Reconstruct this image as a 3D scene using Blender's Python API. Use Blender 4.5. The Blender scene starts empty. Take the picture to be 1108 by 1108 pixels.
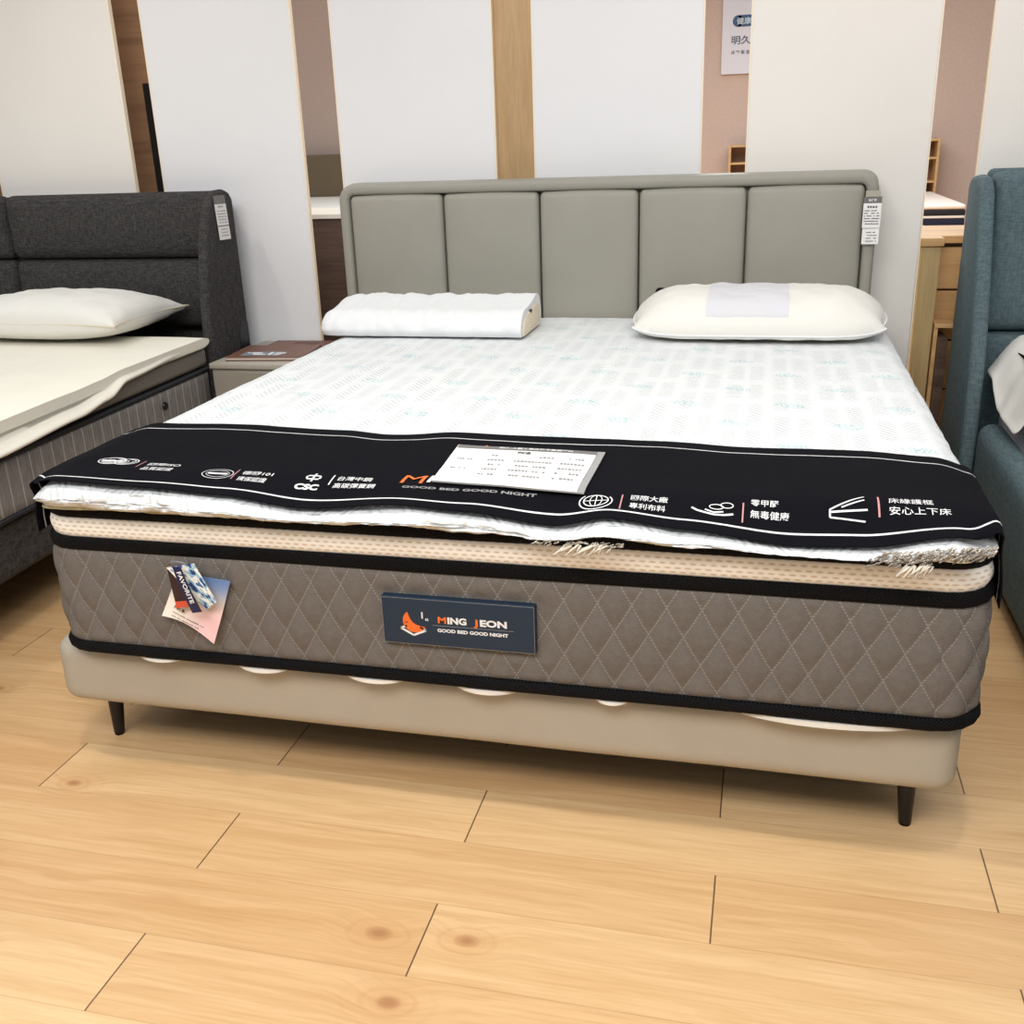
import bpy, bmesh, math, random
from mathutils import Vector, Matrix, noise
random.seed(7)
SC = bpy.context.scene
COL = SC.collection
PI = math.pi

# ---------------------------------------------------------------- camera, world, lights
CX, CY, CZ, YAW, PITCH, ROLL, FPX = 0.504247, -1.591258, 1.230678, -0.250273, 0.349369, -0.035244, 1096.76
def make_camera():
    cy, sy, cp, sp = math.cos(YAW), math.sin(YAW), math.cos(PITCH), math.sin(PITCH)
    f = Vector((sy*cp, cy*cp, -sp)); r = Vector((cy, -sy, 0)); u = r.cross(f)
    cr, sr = math.cos(ROLL), math.sin(ROLL)
    r2 = cr*r + sr*u; u2 = -sr*r + cr*u
    cd = bpy.data.cameras.new('camera'); cam = bpy.data.objects.new('camera', cd); COL.objects.link(cam)
    m = Matrix((( r2.x, u2.x, -f.x, CX), (r2.y, u2.y, -f.y, CY), (r2.z, u2.z, -f.z, CZ), (0, 0, 0, 1)))
    cam.matrix_world = m
    cd.sensor_width = 36; cd.lens = FPX*36/1108; cd.clip_start = .05; cd.clip_end = 60
    SC.camera = cam
make_camera()
SC.view_settings.view_transform = 'Standard'
SC.view_settings.look = 'None'
SC.view_settings.gamma = 1
SC.view_settings.use_curve_mapping = False
SC.view_settings.exposure = 0.02
W = bpy.data.worlds.new('world'); SC.world = W; W.use_nodes = True
wt = W.node_tree; wn = wt.nodes
tc = wn.new('ShaderNodeTexCoord'); sx = wn.new('ShaderNodeSeparateXYZ'); mr = wn.new('ShaderNodeMapRange')
wt.links.new(tc.outputs['Generated'], sx.inputs[0]); wt.links.new(sx.outputs[2], mr.inputs[0])
mr.inputs[1].default_value = 0.0; mr.inputs[2].default_value = .5; mr.inputs[3].default_value = .04; mr.inputs[4].default_value = .72
wt.links.new(mr.outputs[0], wn['Background'].inputs[1])
wn['Background'].inputs[0].default_value = (.97, .98, 1.0, 1)

def area(name, loc, size, power, color=(1, .95, .88), target=None, sy=None):
    l = bpy.data.lights.new(name, 'AREA'); l.energy = power; l.color = color
    l.shape = 'RECTANGLE'; l.size = size; l.size_y = sy or size
    o = bpy.data.objects.new(name, l); COL.objects.link(o); o.location = loc
    if target: o.rotation_euler = (Vector(target)-Vector(loc)).to_track_quat('-Z', 'Y').to_euler()
    return o
def spot(name, loc, target, power, angle=60, blend=.5, rad=.05, color=(1, .93, .82)):
    l = bpy.data.lights.new(name, 'SPOT'); l.energy = power; l.color = color
    l.spot_size = math.radians(angle); l.spot_blend = blend; l.shadow_soft_size = rad
    o = bpy.data.objects.new(name, l); COL.objects.link(o); o.location = loc
    o.rotation_euler = (Vector(target)-Vector(loc)).to_track_quat('-Z', 'Y').to_euler()
    return o
area('added_fill_light', (.0, -2.2, 3.0), 3.0, 92, (1, .98, .96), (0, .9, .5), 1.0)  # unseen fill added to brighten the bed front and the panels
area('added_fill_light', (0, 6.0, 2.9), 4.0, 210, (1, .95, .9))  # unseen fill added to brighten the far wall and its sign
spot('track_light', (-.55, -.45, 2.85), (-.4, -.5, 0), 54, 110, .9, .05)
spot('track_light', (.75, -.50, 2.85), (.7, -.5, 0), 54, 110, .9, .05)
spot('track_light', (-1.9, .9, 2.85), (-1.7, 1.4, .6), 30, 90, .8, .06)
spot('track_light', (1.2, 1.0, 2.85), (1.0, 1.9, .6), 22, 90, .8, .06)
spot('track_light', (-.4, .9, 2.85), (-.1, 1.6, .6), 14, 90, .8, .06)

# ---------------------------------------------------------------- helpers
def lin(c):
    c /= 255.0
    return c/12.92 if c <= .04045 else ((c+.055)/1.055)**2.4
def rgb(r, g, b): return (lin(r), lin(g), lin(b), 1)

class NT:
    """tiny node expression helper"""
    def __init__(s, mat):
        mat.use_nodes = True; s.t = mat.node_tree; s.n = s.t.nodes; s.bsdf = s.n['Principled BSDF']
    def new(s, typ, ins=None, **props):
        nd = s.n.new(typ)
        for k, v in props.items(): setattr(nd, k, v)
        for k, v in (ins or {}).items(): s.set(nd.inputs[k], v)
        return nd
    def set(s, sock, v):
        if isinstance(v, bpy.types.NodeSocket): s.t.links.new(v, sock)
        else: sock.default_value = v
    def m(s, op, a, b=0.0, c=0.0, clamp=False):
        nd = s.n.new('ShaderNodeMath'); nd.operation = op; nd.use_clamp = clamp
        s.set(nd.inputs[0], a); s.set(nd.inputs[1], b); s.set(nd.inputs[2], c)
        return nd.outputs[0]
    def mix(s, f, a, b, mode='MIX'):
        nd = s.n.new('ShaderNodeMix'); nd.data_type = 'RGBA'; nd.blend_type = mode
        s.set(nd.inputs[0], f); s.set(nd.inputs[6], a); s.set(nd.inputs[7], b)
        return nd.outputs[2]
    def coord(s, which='Object'): return s.new('ShaderNodeTexCoord').outputs[which]
    def mapping(s, vec, scale=(1, 1, 1), loc=(0, 0, 0), rot=(0, 0, 0)):
        return s.new('ShaderNodeMapping', {'Vector': vec, 'Scale': scale, 'Location': loc, 'Rotation': rot}).outputs[0]
    def noise(s, vec, scale, detail=3, rough=.5, out=0):
        return s.new('ShaderNodeTexNoise', {'Vector': vec, 'Scale': scale, 'Detail': detail, 'Roughness': rough}).outputs[out]
    def xyz(s, vec):
        nd = s.new('ShaderNodeSeparateXYZ', {0: vec}); return nd.outputs[0], nd.outputs[1], nd.outputs[2]
    def comb(s, x, y, z=0.0): return s.new('ShaderNodeCombineXYZ', {0: x, 1: y, 2: z}).outputs[0]
    def bump(s, h, strength=.3, dist=.002):
        b = s.new('ShaderNodeBump', {'Height': h, 'Strength': strength, 'Distance': dist}).outputs[0]
        s.set(s.bsdf.inputs['Normal'], b)
    def color(s, c): s.set(s.bsdf.inputs['Base Color'], c)
    def sstep(s, x, lo, hi):
        nd = s.n.new('ShaderNodeMapRange'); nd.interpolation_type = 'SMOOTHSTEP'
        s.set(nd.inputs[0], x); s.set(nd.inputs[1], lo); s.set(nd.inputs[2], hi); return nd.outputs[0]

MATS = {}
def plain(name, c, rough=.6, metal=0, grain=0, gscale=60, bump=0, bscale=300, spec=.5, sheen=0, c2=None, stretch=(1, 1, 1)):
    if name in MATS: return MATS[name]
    m = bpy.data.materials.new(name); t = NT(m); MATS[name] = m
    t.bsdf.inputs['Roughness'].default_value = rough; t.bsdf.inputs['Metallic'].default_value = metal
    t.bsdf.inputs['Specular IOR Level'].default_value = spec
    if sheen: t.bsdf.inputs['Sheen Weight'].default_value = sheen
    v = t.mapping(t.coord(), stretch)
    if grain:
        n = t.noise(v, gscale, 4, .6)
        n = t.sstep(n, .3, .7)
        dk = c2 or tuple(x*(1-grain) for x in c[:3])+(1,)
        t.color(t.mix(n, c, dk))
    else: t.color(c)
    if bump:
        t.bump(t.noise(v, bscale, 3, .6), bump, .002)
    return m

def cloth(name, c, c2, scale=900, rough=.9, mixw=.5, bump=.25):
    """woven upholstery: crossed fine threads with colour flecks"""
    m = bpy.data.materials.new(name); t = NT(m); MATS[name] = m
    t.bsdf.inputs['Roughness'].default_value = rough; t.bsdf.inputs['Specular IOR Level'].default_value = .25
    v = t.coord()
    a = t.noise(t.mapping(v, (1, 1, .12)), scale*.35, 3, .7)
    b = t.noise(t.mapping(v, (.12, .12, 1)), scale*.35, 3, .7)
    s = t.m('MULTIPLY', t.m('ADD', a, b), .5)
    f = t.sstep(s, .38, .62)
    t.color(t.mix(f, c, c2)); t.bump(s, bump, .0015)
    return m

def wood(name, c, c2, axis=2, scale=12, rough=.5, contrast=(.35, .7)):
    m = bpy.data.materials.new(name); t = NT(m); MATS[name] = m
    t.bsdf.inputs['Roughness'].default_value = rough
    sc = [1, 1, 1]; sc[axis] = .07
    v = t.mapping(t.coord(), tuple(sc))
    n1 = t.noise(v, scale, 5, .65); n2 = t.noise(v, scale*7, 3, .6)
    n = t.m('ADD', t.m('MULTIPLY', n1, .7), t.m('MULTIPLY', n2, .3))
    t.color(t.mix(t.sstep(n, *contrast), c, c2)); t.bump(n2, .08, .001)
    return m

def obj(name, me, mat=None, parent=None, loc=None):
    o = bpy.data.objects.new(name, me); COL.objects.link(o)
    if mat is not None and not me.materials:
        me.materials.append(mat)
    if parent is not None:
        o.parent = parent
        o.location = (-parent.location if parent.parent is None else (0, 0, 0)) if loc is None else loc
    elif loc is not None: o.location = loc
    return o
def thing(name, label, cat, loc=(0, 0, 0), group=None):
    o = bpy.data.objects.new(name, None); COL.objects.link(o); o.location = loc; o.empty_display_size = .1
    o['label'] = label; o['category'] = cat
    if group: o['group'] = group
    return o
def tag(o, label, cat, group=None):
    o['label'] = label; o['category'] = cat
    if group: o['group'] = group
    return o
def smooth(me, ang=40):
    bm = bmesh.new(); bm.from_mesh(me)
    bmesh.ops.recalc_face_normals(bm, faces=bm.faces)
    lim = math.radians(ang)
    for f in bm.faces: f.smooth = True
    for e in bm.edges:
        if len(e.link_faces) == 2: e.smooth = e.calc_face_angle(0) < lim
    bm.to_mesh(me); bm.free()
def mesh(name, vs, fs, ang=40, uvs=None):
    me = bpy.data.meshes.new(name); me.from_pydata(vs, [], fs); me.update()
    if uvs:
        l = me.uv_layers.new(name='UVMap')
        for i, lp in enumerate(me.loops): l.data[i].uv = uvs[lp.vertex_index]
    smooth(me, ang)
    return me

class G:
    """geometry collector: several primitive solids joined into one mesh"""
    def __init__(s): s.v = []; s.f = []
    def add(s, vs, fs):
        o = len(s.v); s.v += [tuple(v) for v in vs]; s.f += [tuple(i+o for i in f) for f in fs]; return s
    def box(s, x0, x1, y0, y1, z0, z1, r=0, seg=2):
        if r <= 0:
            vs = [(x, y, z) for x in (x0, x1) for y in (y0, y1) for z in (z0, z1)]
            return s.add(vs, [(0, 1, 3, 2), (4, 6, 7, 5), (0, 4, 5, 1), (2, 3, 7, 6), (0, 2, 6, 4), (1, 5, 7, 3)])
        bm = bmesh.new(); bmesh.ops.create_cube(bm, size=1)
        for v in bm.verts: v.co = Vector(((x0+x1)/2+v.co.x*(x1-x0), (y0+y1)/2+v.co.y*(y1-y0), (z0+z1)/2+v.co.z*(z1-z0)))
        bmesh.ops.bevel(bm, geom=bm.edges[:], offset=r, segments=seg, profile=.5, affect='EDGES')
        bm.verts.index_update()
        vs = [v.co[:] for v in bm.verts]; fs = [[v.index for v in f.verts] for f in bm.faces]; bm.free()
        return s.add(vs, fs)
    def tube(s, pts, rads, n=10, cap=True, flat=1.0):
        pts = [Vector(p) for p in pts]
        if not hasattr(rads, '__len__'): rads = [rads]*len(pts)
        rings = []; up = Vector((0, 0, 1))
        for i, p in enumerate(pts):
            d = (pts[min(i+1, len(pts)-1)]-pts[max(i-1, 0)]).normalized()
            a = d.cross(up)
            if a.length < 1e-3: a = d.cross(Vector((0, 1, 0)))
            a.normalize(); b = a.cross(d)
            rings.append([p+(a*math.cos(2*PI*k/n)*rads[i]+b*math.sin(2*PI*k/n)*rads[i]*flat) for k in range(n)])
        vs = [v for r in rings for v in r]; fs = []
        for i in range(len(pts)-1):
            for k in range(n):
                fs.append((i*n+k, i*n+(k+1) % n, (i+1)*n+(k+1) % n, (i+1)*n+k))
        if cap: fs += [tuple(range(n))[::-1], tuple(range((len(pts)-1)*n, len(pts)*n))]
        return s.add(vs, fs)
    def prism(s, poly, axis, a, b):
        """extrude a 2D polygon; axis 'x','y','z' is the extrusion axis"""
        def P(p, h): return {'x': (h, p[0], p[1]), 'y': (p[0], h, p[1]), 'z': (p[0], p[1], h)}[axis]
        n = len(poly); vs = [P(p, a) for p in poly]+[P(p, b) for p in poly]
        fs = [tuple(range(n)), tuple(range(n, 2*n))[::-1]]+[(i, (i+1) % n, n+(i+1) % n, n+i) for i in range(n)]
        return s.add(vs, fs)
    def done(s, name, mat, parent=None, ang=40, bevel=0, loc=None):
        me = mesh(name, s.v, s.f, ang)
        if bevel:
            bm = bmesh.new(); bm.from_mesh(me)
            es = [e for e in bm.edges if len(e.link_faces) == 2 and e.calc_face_angle(0) > .5]
            bmesh.ops.bevel(bm, geom=es, offset=bevel, segments=3, profile=.5, affect='EDGES', clamp_overlap=True)
            bm.to_mesh(me); bm.free(); smooth(me, ang)
        return obj(name, me, mat, parent, loc)

def dbox(x0, x1, y0, y1, z0, z1, rx, rz, nx, ny, nz, disp=None):
    """dense box with rounded edges (rx in plan, rz in height) and a displacement function"""
    idx = {}; vs = []; fs = []
    def lines(a, b, n, r):
        r = min(r, (b-a)/2-1e-4); k = 5
        e = [a+r*(1-math.cos(i/k*PI/2)) for i in range(k)]
        mid = [a+r+(b-a-2*r)*i/n for i in range(n+1)]
        return e+mid+[b-(t-a) for t in e[::-1]]
    X, Y, Z = lines(x0, x1, nx, rx), lines(y0, y1, ny, rx), lines(z0, z1, nz, rz)
    rx = min(rx, (x1-x0)/2-1e-4, (y1-y0)/2-1e-4); rz = min(rz, (z1-z0)/2-1e-4)
    def V(i, j, k):
        key = (i, j, k)
        if key in idx: return idx[key]
        p = Vector((X[i], Y[j], Z[k]))
        c = Vector((min(max(p.x, x0+rx), x1-rx), min(max(p.y, y0+rx), y1-rx), min(max(p.z, z0+rz), z1-rz)))
        q = Vector(((p.x-c.x)/rx, (p.y-c.y)/rx, (p.z-c.z)/rz))
        if q.length > 1e-6: q.normalize()
        r = Vector((c.x+q.x*rx, c.y+q.y*rx, c.z+q.z*rz))
        if disp: r = Vector(disp(r, q))
        idx[key] = len(vs); vs.append(r[:]); return idx[key]
    a, b, c = len(X)-1, len(Y)-1, len(Z)-1
    for i in range(a):
        for j in range(b):
            for k in (0, c): fs.append((V(i, j, k), V(i+1, j, k), V(i+1, j+1, k), V(i, j+1, k)))
    for i in range(a):
        for k in range(c):
            for j in (0, b): fs.append((V(i, j, k), V(i+1, j, k), V(i+1, j, k+1), V(i, j, k+1)))
    for j in range(b):
        for k in range(c):
            for i in (0, a): fs.append((V(i, j, k), V(i, j+1, k), V(i, j+1, k+1), V(i, j, k+1)))
    return vs, fs
def soft(name, mat, parent, *a, disp=None, ang=60):
    vs, fs = dbox(*a, disp=disp); return obj(name, mesh(name, vs, fs, ang), mat, parent)

def rrpath(x0, x1, y0, y1, r, step):
    """rounded rectangle: list of (x, y, nx, ny, s)"""
    out = []; s = 0
    corners = [(x1-r, y0+r, -PI/2), (x1-r, y1-r, 0), (x0+r, y1-r, PI/2), (x0+r, y0+r, PI)]
    for ci, (cx, cy, a0) in enumerate(corners):
        n = max(4, int(r*PI/2/step))
        for i in range(n): 
            a = a0+PI/2*i/n; out.append((cx+r*math.cos(a), cy+r*math.sin(a), math.cos(a), math.sin(a), s+r*PI/2*i/n))
        s += r*PI/2
        nxt = corners[(ci+1) % 4]; a = a0+PI/2
        p = Vector((cx+r*math.cos(a), cy+r*math.sin(a))); q = Vector((nxt[0]+r*math.cos(a), nxt[1]+r*math.sin(a)))
        L = (q-p).length; n = max(1, int(L/step))
        for i in range(n):
            t = p.lerp(q, i/n); out.append((t.x, t.y, math.cos(a), math.sin(a), s+L*i/n))
        s += L
    return out, s
def band(name, mat, parent, path, prof, fn=None, closed=True, L=None, ang=50):
    """loft a vertical profile [(offset, z)] round a path; uv = (distance, z)"""
    vs = []; uvs = []; n = len(path); m = len(prof)
    if closed: path = path+[path[0][:4]+(path[-1][4]+math.dist(path[-1][:2], path[0][:2]),)]; n = len(path)
    for (x, y, nx, ny, s) in path:
        for (o, z) in prof:
            d = o+(fn(s, z) if fn else 0)
            vs.append((x+nx*d, y+ny*d, z)); uvs.append((s, z))
    fs = []
    for i in range(n-1):
        j = i+1
        for k in range(m-1): fs.append((i*m+k, j*m+k, j*m+k+1, i*m+k+1))
    return obj(name, mesh(name, vs, fs, ang, uvs), mat, parent)

# lettering: text turned into mesh, placed by a mapping (u right, v up) -> world
FONT = None
def text_geo(body, size, bold=0.0, depth=0.0, align='LEFT', shear=0, spacing=1):
    c = bpy.data.curves.new('t', 'FONT'); c.body = body; c.size = size; c.offset = bold; c.extrude = depth
    c.align_x = align; c.resolution_u = 3; c.space_character = spacing; c.shear = shear
    o = bpy.data.objects.new('t', c); COL.objects.link(o)
    dg = bpy.context.evaluated_depsgraph_get()
    me = bpy.data.meshes.new_from_object(o.evaluated_get(dg))
    vs = [v.co[:] for v in me.vertices]; fs = [tuple(p.vertices) for p in me.polygons]
    COL.objects.unlink(o); bpy.data.objects.remove(o); bpy.data.curves.remove(c); bpy.data.meshes.remove(me)
    return vs, fs
class Ink:
    """flat printed marks in (u, v) metres, mapped onto a surface at build time"""
    def __init__(s): s.v = []; s.f = []
    def add(s, vs, fs, du=0, dv=0):
        o = len(s.v); s.v += [(v[0]+du, v[1]+dv) for v in vs]; s.f += [tuple(i+o for i in f) for f in fs]; return s
    def text(s, body, u, v, size, bold=0, align='LEFT', width=None, spacing=1):
        vs, fs = text_geo(body, size, bold, align=align, spacing=spacing)
        if width and vs:
            x0 = min(a[0] for a in vs); x1 = max(a[0] for a in vs); k = width/(x1-x0)
            vs = [((a[0]-x0)*k, a[1], 0) for a in vs]
        return s.add(vs, fs, u, v)
    def rect(s, u0, u1, v0, v1, n=1):
        vs = []; 
        for i in range(n+1):
            t = u0+(u1-u0)*i/n; vs += [(t, v0), (t, v1)]
        return s.add(vs, [(2*i, 2*i+2, 2*i+3, 2*i+1) for i in range(n)])
    def poly(s, pts): return s.add(pts, [tuple(range(len(pts)))])
    def line(s, pts, w):
        for (a, b) in zip(pts[:-1], pts[1:]):
            d = Vector(b)-Vector(a); n = Vector((-d.y, d.x)).normalized()*w/2
            s.poly([(a[0]-n.x, a[1]-n.y), (b[0]-n.x, b[1]-n.y), (b[0]+n.x, b[1]+n.y), (a[0]+n.x, a[1]+n.y)])
        return s
    def ring(s, cu, cv, ru, rv, w, n=28, a0=0, a1=2*PI):
        vs = []
        for i in range(n+1):
            a = a0+(a1-a0)*i/n
            vs += [(cu+ru*math.cos(a), cv+rv*math.sin(a)), (cu+(ru-w)*math.cos(a), cv+(rv-w)*math.sin(a))]
        return s.add(vs, [(2*i, 2*i+2, 2*i+3, 2*i+1) for i in range(n)])
    def disc(s, cu, cv, ru, rv, n=24): return s.poly([(cu+ru*math.cos(2*PI*i/n), cv+rv*math.sin(2*PI*i/n)) for i in range(n)])
    def dashes(s, u0, u1, v, h, seed=0, gap=.35, unit=None):
        """a row of small illegible glyph-like marks"""
        rnd = random.Random(seed); unit = unit or h*1.1; u = u0
        while u < u1-unit*.6:
            w = unit*rnd.uniform(.6, .9)
            if rnd.random() > .14: s.rect(u, u+w, v, v+h*rnd.uniform(.7, 1))
            u += w+unit*gap
        return s
    def done(s, name, mat, parent, fn, fine=0):
        if fine:
            bm = bmesh.new(); bv = [bm.verts.new((u, v, 0)) for (u, v) in s.v]
            for f in s.f:
                try: bm.faces.new([bv[i] for i in f])
                except ValueError: pass
            bmesh.ops.triangulate(bm, faces=bm.faces[:])
            for _ in range(4):
                es = [e for e in bm.edges if e.calc_length() > fine]
                if not es: break
                bmesh.ops.subdivide_edges(bm, edges=es, cuts=1)
                bmesh.ops.triangulate(bm, faces=bm.faces[:])
            bm.verts.index_update()
            s.v = [(v.co.x, v.co.y) for v in bm.verts]; s.f = [tuple(v.index for v in f.verts) for f in bm.faces]; bm.free()
        vs = [fn(u, v) for (u, v) in s.v]
        me = bpy.data.meshes.new(name); me.from_pydata([tuple(x) for x in vs], [], s.f); me.update()
        return obj(name, me, mat, parent)

def interp(pts, x):
    if x <= pts[0][0]: return pts[0][1]
    for (a, b) in zip(pts[:-1], pts[1:]):
        if x <= b[0]:
            t = (x-a[0])/(b[0]-a[0]); t = t*t*(3-2*t); return a[1]+(b[1]-a[1])*t
    return pts[-1][1]
def ns(x, y, z=0, s=1.0): return noise.noise(Vector((x*s, y*s, z*s)))
def ss(x, a, b):
    t = min(max((x-a)/(b-a), 0), 1); return t*t*(3-2*t)

# ---------------------------------------------------------------- materials
WHITE_P = plain('partition_white', rgb(236, 236, 238), .75, grain=.02, gscale=3, bump=.05, bscale=60)
WARM_P = plain('partition_warm_white', rgb(240, 236, 230), .75, grain=.02, gscale=3, bump=.05, bscale=60)
EDGE = plain('cream_edge_band', rgb(250, 236, 212), .5)
OAK_L = wood('light_oak', rgb(196, 166, 124), rgb(172, 140, 98), 2, 18, .5)
OAK_R = wood('warm_oak', rgb(214, 176, 124), rgb(190, 148, 98), 0, 14, .45)
OAK_G = wood('greyed_oak', rgb(186, 164, 118), rgb(158, 134, 90), 2, 22, .5)
WALNUT = wood('walnut', rgb(146, 112, 82), rgb(112, 82, 58), 0, 14, .5)
DARKWOOD = wood('dark_brown_wood', rgb(98, 76, 62), rgb(66, 48, 38), 0, 26, .6)
TAUPE = plain('taupe_wall', rgb(206, 186, 176), .85, grain=.08, gscale=40, bump=.1, bscale=120)
BEIGE = plain('beige_leather', rgb(176, 168, 152), .5, grain=.05, gscale=8, bump=.12, bscale=700, spec=.4)
BEIGE_H = plain('grey_beige_leather', rgb(156, 153, 142), .5, grain=.04, gscale=8, bump=.12, bscale=700, spec=.4)
BLACKM = plain('black_metal', rgb(10, 10, 12), .35, spec=.4)
BLACK = plain('black_fabric', rgb(10, 10, 12), .85, grain=.4, gscale=300, bump=.5, bscale=500, spec=.15)
CHARCOAL = cloth('charcoal_weave', rgb(40, 40, 42), rgb(76, 73, 71), 900)
TEAL = cloth('blue_teal_weave', rgb(73, 90, 97), rgb(100, 118, 122), 900)
CREAM = plain('cream_pad', rgb(234, 230, 216), .9, grain=.03, gscale=10, bump=.15, bscale=90)
PILLOWW = plain('white_cotton', rgb(228, 230, 231), .9, bump=.5, bscale=34)
PILLOWC = plain('ivory_cotton', rgb(231, 229, 222), .9, bump=.4, bscale=26)
INKW = plain('white_print', rgb(232, 232, 232), .7)
INKO = plain('orange_print', rgb(238, 112, 42), .7)
INKP = plain('pink_print', rgb(196, 140, 140), .7)
INKG = plain('grey_print', rgb(150, 148, 148), .7)
INKD = plain('dark_print', rgb(60, 60, 66), .7)
PAPER = plain('white_paper', rgb(238, 236, 234), .6)
GREYH = plain('grey_card_header', rgb(112, 110, 108), .5)
STANDG = plain('grey_beige_laminate', rgb(150, 144, 132), .45, grain=.04, gscale=10)
NAVY = plain('navy_label', rgb(22, 44, 64), .6, bump=.2, bscale=900)

def floor_mat():
    m = bpy.data.materials.new('oak_plank_floor'); t = NT(m); b = t.bsdf
    x, y, _ = t.xyz(t.coord())
    yy = t.m('DIVIDE', t.m('ADD', y, .0915+.166*40), .166)
    row = t.m('FLOOR', yy); fy = t.m('FRACT', yy)
    par = t.m('MODULO', t.m('ADD', row, 1.0), 2.0)
    off = t.m('MULTIPLY', par, .5)
    xx = t.m('ADD', t.m('DIVIDE', t.m('ADD', x, -.006-.463+.926*20), .926), off)
    colx = t.m('FLOOR', xx); fx = t.m('FRACT', xx)
    rnd = t.new('ShaderNodeTexWhiteNoise', {'Vector': t.comb(colx, row)}, noise_dimensions='2D')
    r1 = rnd.outputs['Value']
    # knots
    kn = [(-.069, -.344, .022), (.080, -.331, .020), (-.003, -.479, .022), (-.854, -.066, .02), (.45, -.66, .02), (-.75, -.5, .018), (1.3, .6, .02), (-1.3, .25, .02), (1.1, -.28, .016)]
    dmin = None; 
    for (kx, ky, kr) in kn:
        kr *= .72
        dx = t.m('MULTIPLY', t.m('SUBTRACT', x, kx), .62); dy = t.m('SUBTRACT', y, ky)
        d = t.m('DIVIDE', t.m('SQRT', t.m('ADD', t.m('MULTIPLY', dx, dx), t.m('MULTIPLY', dy, dy))), kr)
        dmin = d if dmin is None else t.m('MINIMUM', dmin, d)
    halo = t.m('SUBTRACT', 1.0, t.sstep(dmin, .2, 4.5))
    gx = t.m('MULTIPLY', x, 1.0); gv = t.comb(t.m('ADD', gx, t.m('MULTIPLY', r1, 37.0)), t.m('ADD', t.m('MULTIPLY', y, 1.0), t.m('MULTIPLY', halo, .03)), t.m('MULTIPLY', r1, 11.0))
    warp = t.noise(t.mapping(gv, (1.2, 5, 1)), 1.6, 3, .55)
    gvy = t.m('ADD', y, t.m('MULTIPLY', warp, .14))
    g2 = t.comb(t.m('MULTIPLY', t.m('ADD', x, t.m('MULTIPLY', r1, 9.0)), .9), t.m('MULTIPLY', t.m('ADD', gvy, t.m('MULTIPLY', halo, .02)), 26.0), r1)
    rings = t.noise(g2, 1.6, 4, .6)
    fine = t.noise(t.mapping(gv, (5, 150, 1)), 1.0, 3, .6)
    base = t.mix(t.sstep(rings, .3, .72), rgb(230, 200, 158), rgb(216, 182, 138))
    base = t.mix(t.m('MULTIPLY', t.sstep(fine, .4, .75), .3), base, rgb(190, 148, 102))
    tone = t.mix(r1, rgb(255, 250, 240), rgb(238, 222, 204))
    base = t.mix(1.0, base, tone, 'MULTIPLY')
    kr = t.m('SINE', t.m('MULTIPLY', t.m('ADD', dmin, t.m('MULTIPLY', warp, 2.0)), 5.0))
    base = t.mix(t.m('MULTIPLY', t.m('MULTIPLY', halo, halo), .35), base, rgb(196, 144, 92))
    base = t.mix(t.m('MULTIPLY', t.m('MULTIPLY', halo, t.sstep(kr, .2, 1)), .22), base, rgb(176, 122, 74))
    core = t.m('SUBTRACT', 1.0, t.sstep(t.m('ADD', dmin, t.m('MULTIPLY', rings, .8)), .6, 1.5))
    base = t.mix(t.m('MULTIPLY', core, .75), base, rgb(164, 112, 74))
    # joints
    ex = t.m('MINIMUM', fx, t.m('SUBTRACT', 1.0, fx)); ey = t.m('MINIMUM', fy, t.m('SUBTRACT', 1.0, fy))
    jx = t.m('SUBTRACT', 1.0, t.sstep(ex, .0011, .0019)); jy = t.m('SUBTRACT', 1.0, t.sstep(ey, .002, .007))
    base = t.mix(t.m('MULTIPLY', jy, .38), base, rgb(150, 108, 68))
    base = t.mix(t.m('MULTIPLY', jx, .9), base, rgb(84, 58, 36))
    t.color(base)
    b.inputs['Roughness'].default_value = .42; b.inputs['Specular IOR Level'].default_value = .45
    h = t.m('SUBTRACT', t.m('MULTIPLY', fine, .12), t.m('ADD', jx, t.m('MULTIPLY', jy, .6)))
    t.bump(h, .25, .001)
    return m

def quilt_side_mat():
    m = bpy.data.materials.new('grey_diamond_quilting'); t = NT(m)
    u, v, _ = t.xyz(t.coord('UV'))
    a = t.m('ADD', t.m('DIVIDE', u, .060), t.m('DIVIDE', v, .105)); b = t.m('SUBTRACT', t.m('DIVIDE', u, .060), t.m('DIVIDE', v, .105))
    def near(q):
        f = t.m('FRACT', q); return t.m('MINIMUM', f, t.m('SUBTRACT', 1.0, f))
    e = t.m('MINIMUM', near(a), near(b))
    st = t.m('SUBTRACT', 1.0, t.sstep(e, .016, .034))
    brk = t.m('GREATER_THAN', t.m('FRACT', t.m('MULTIPLY', v, 180.0)), .3)
    st = t.m('MULTIPLY', st, brk)
    rib = t.m('SINE', t.m('MULTIPLY', t.m('ADD', v, t.m('MULTIPLY', u, .35)), 1500.0))
    n = t.noise(t.coord('UV'), 90, 3, .6)
    c = t.mix(t.sstep(n, .2, .8), rgb(112, 107, 102), rgb(103, 97, 92))
    c = t.mix(t.m('MULTIPLY', t.sstep(rib, 0, 1), .38), c, rgb(136, 128, 120))
    c = t.mix(t.m('MULTIPLY', st, .42), c, rgb(172, 166, 156))
    t.color(c); t.bsdf.inputs['Roughness'].default_value = .85; t.bsdf.inputs['Specular IOR Level'].default_value = .2
    t.bump(t.m('SUBTRACT', t.m('MULTIPLY', rib, .3), st), .35, .0015)
    return m
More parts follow.
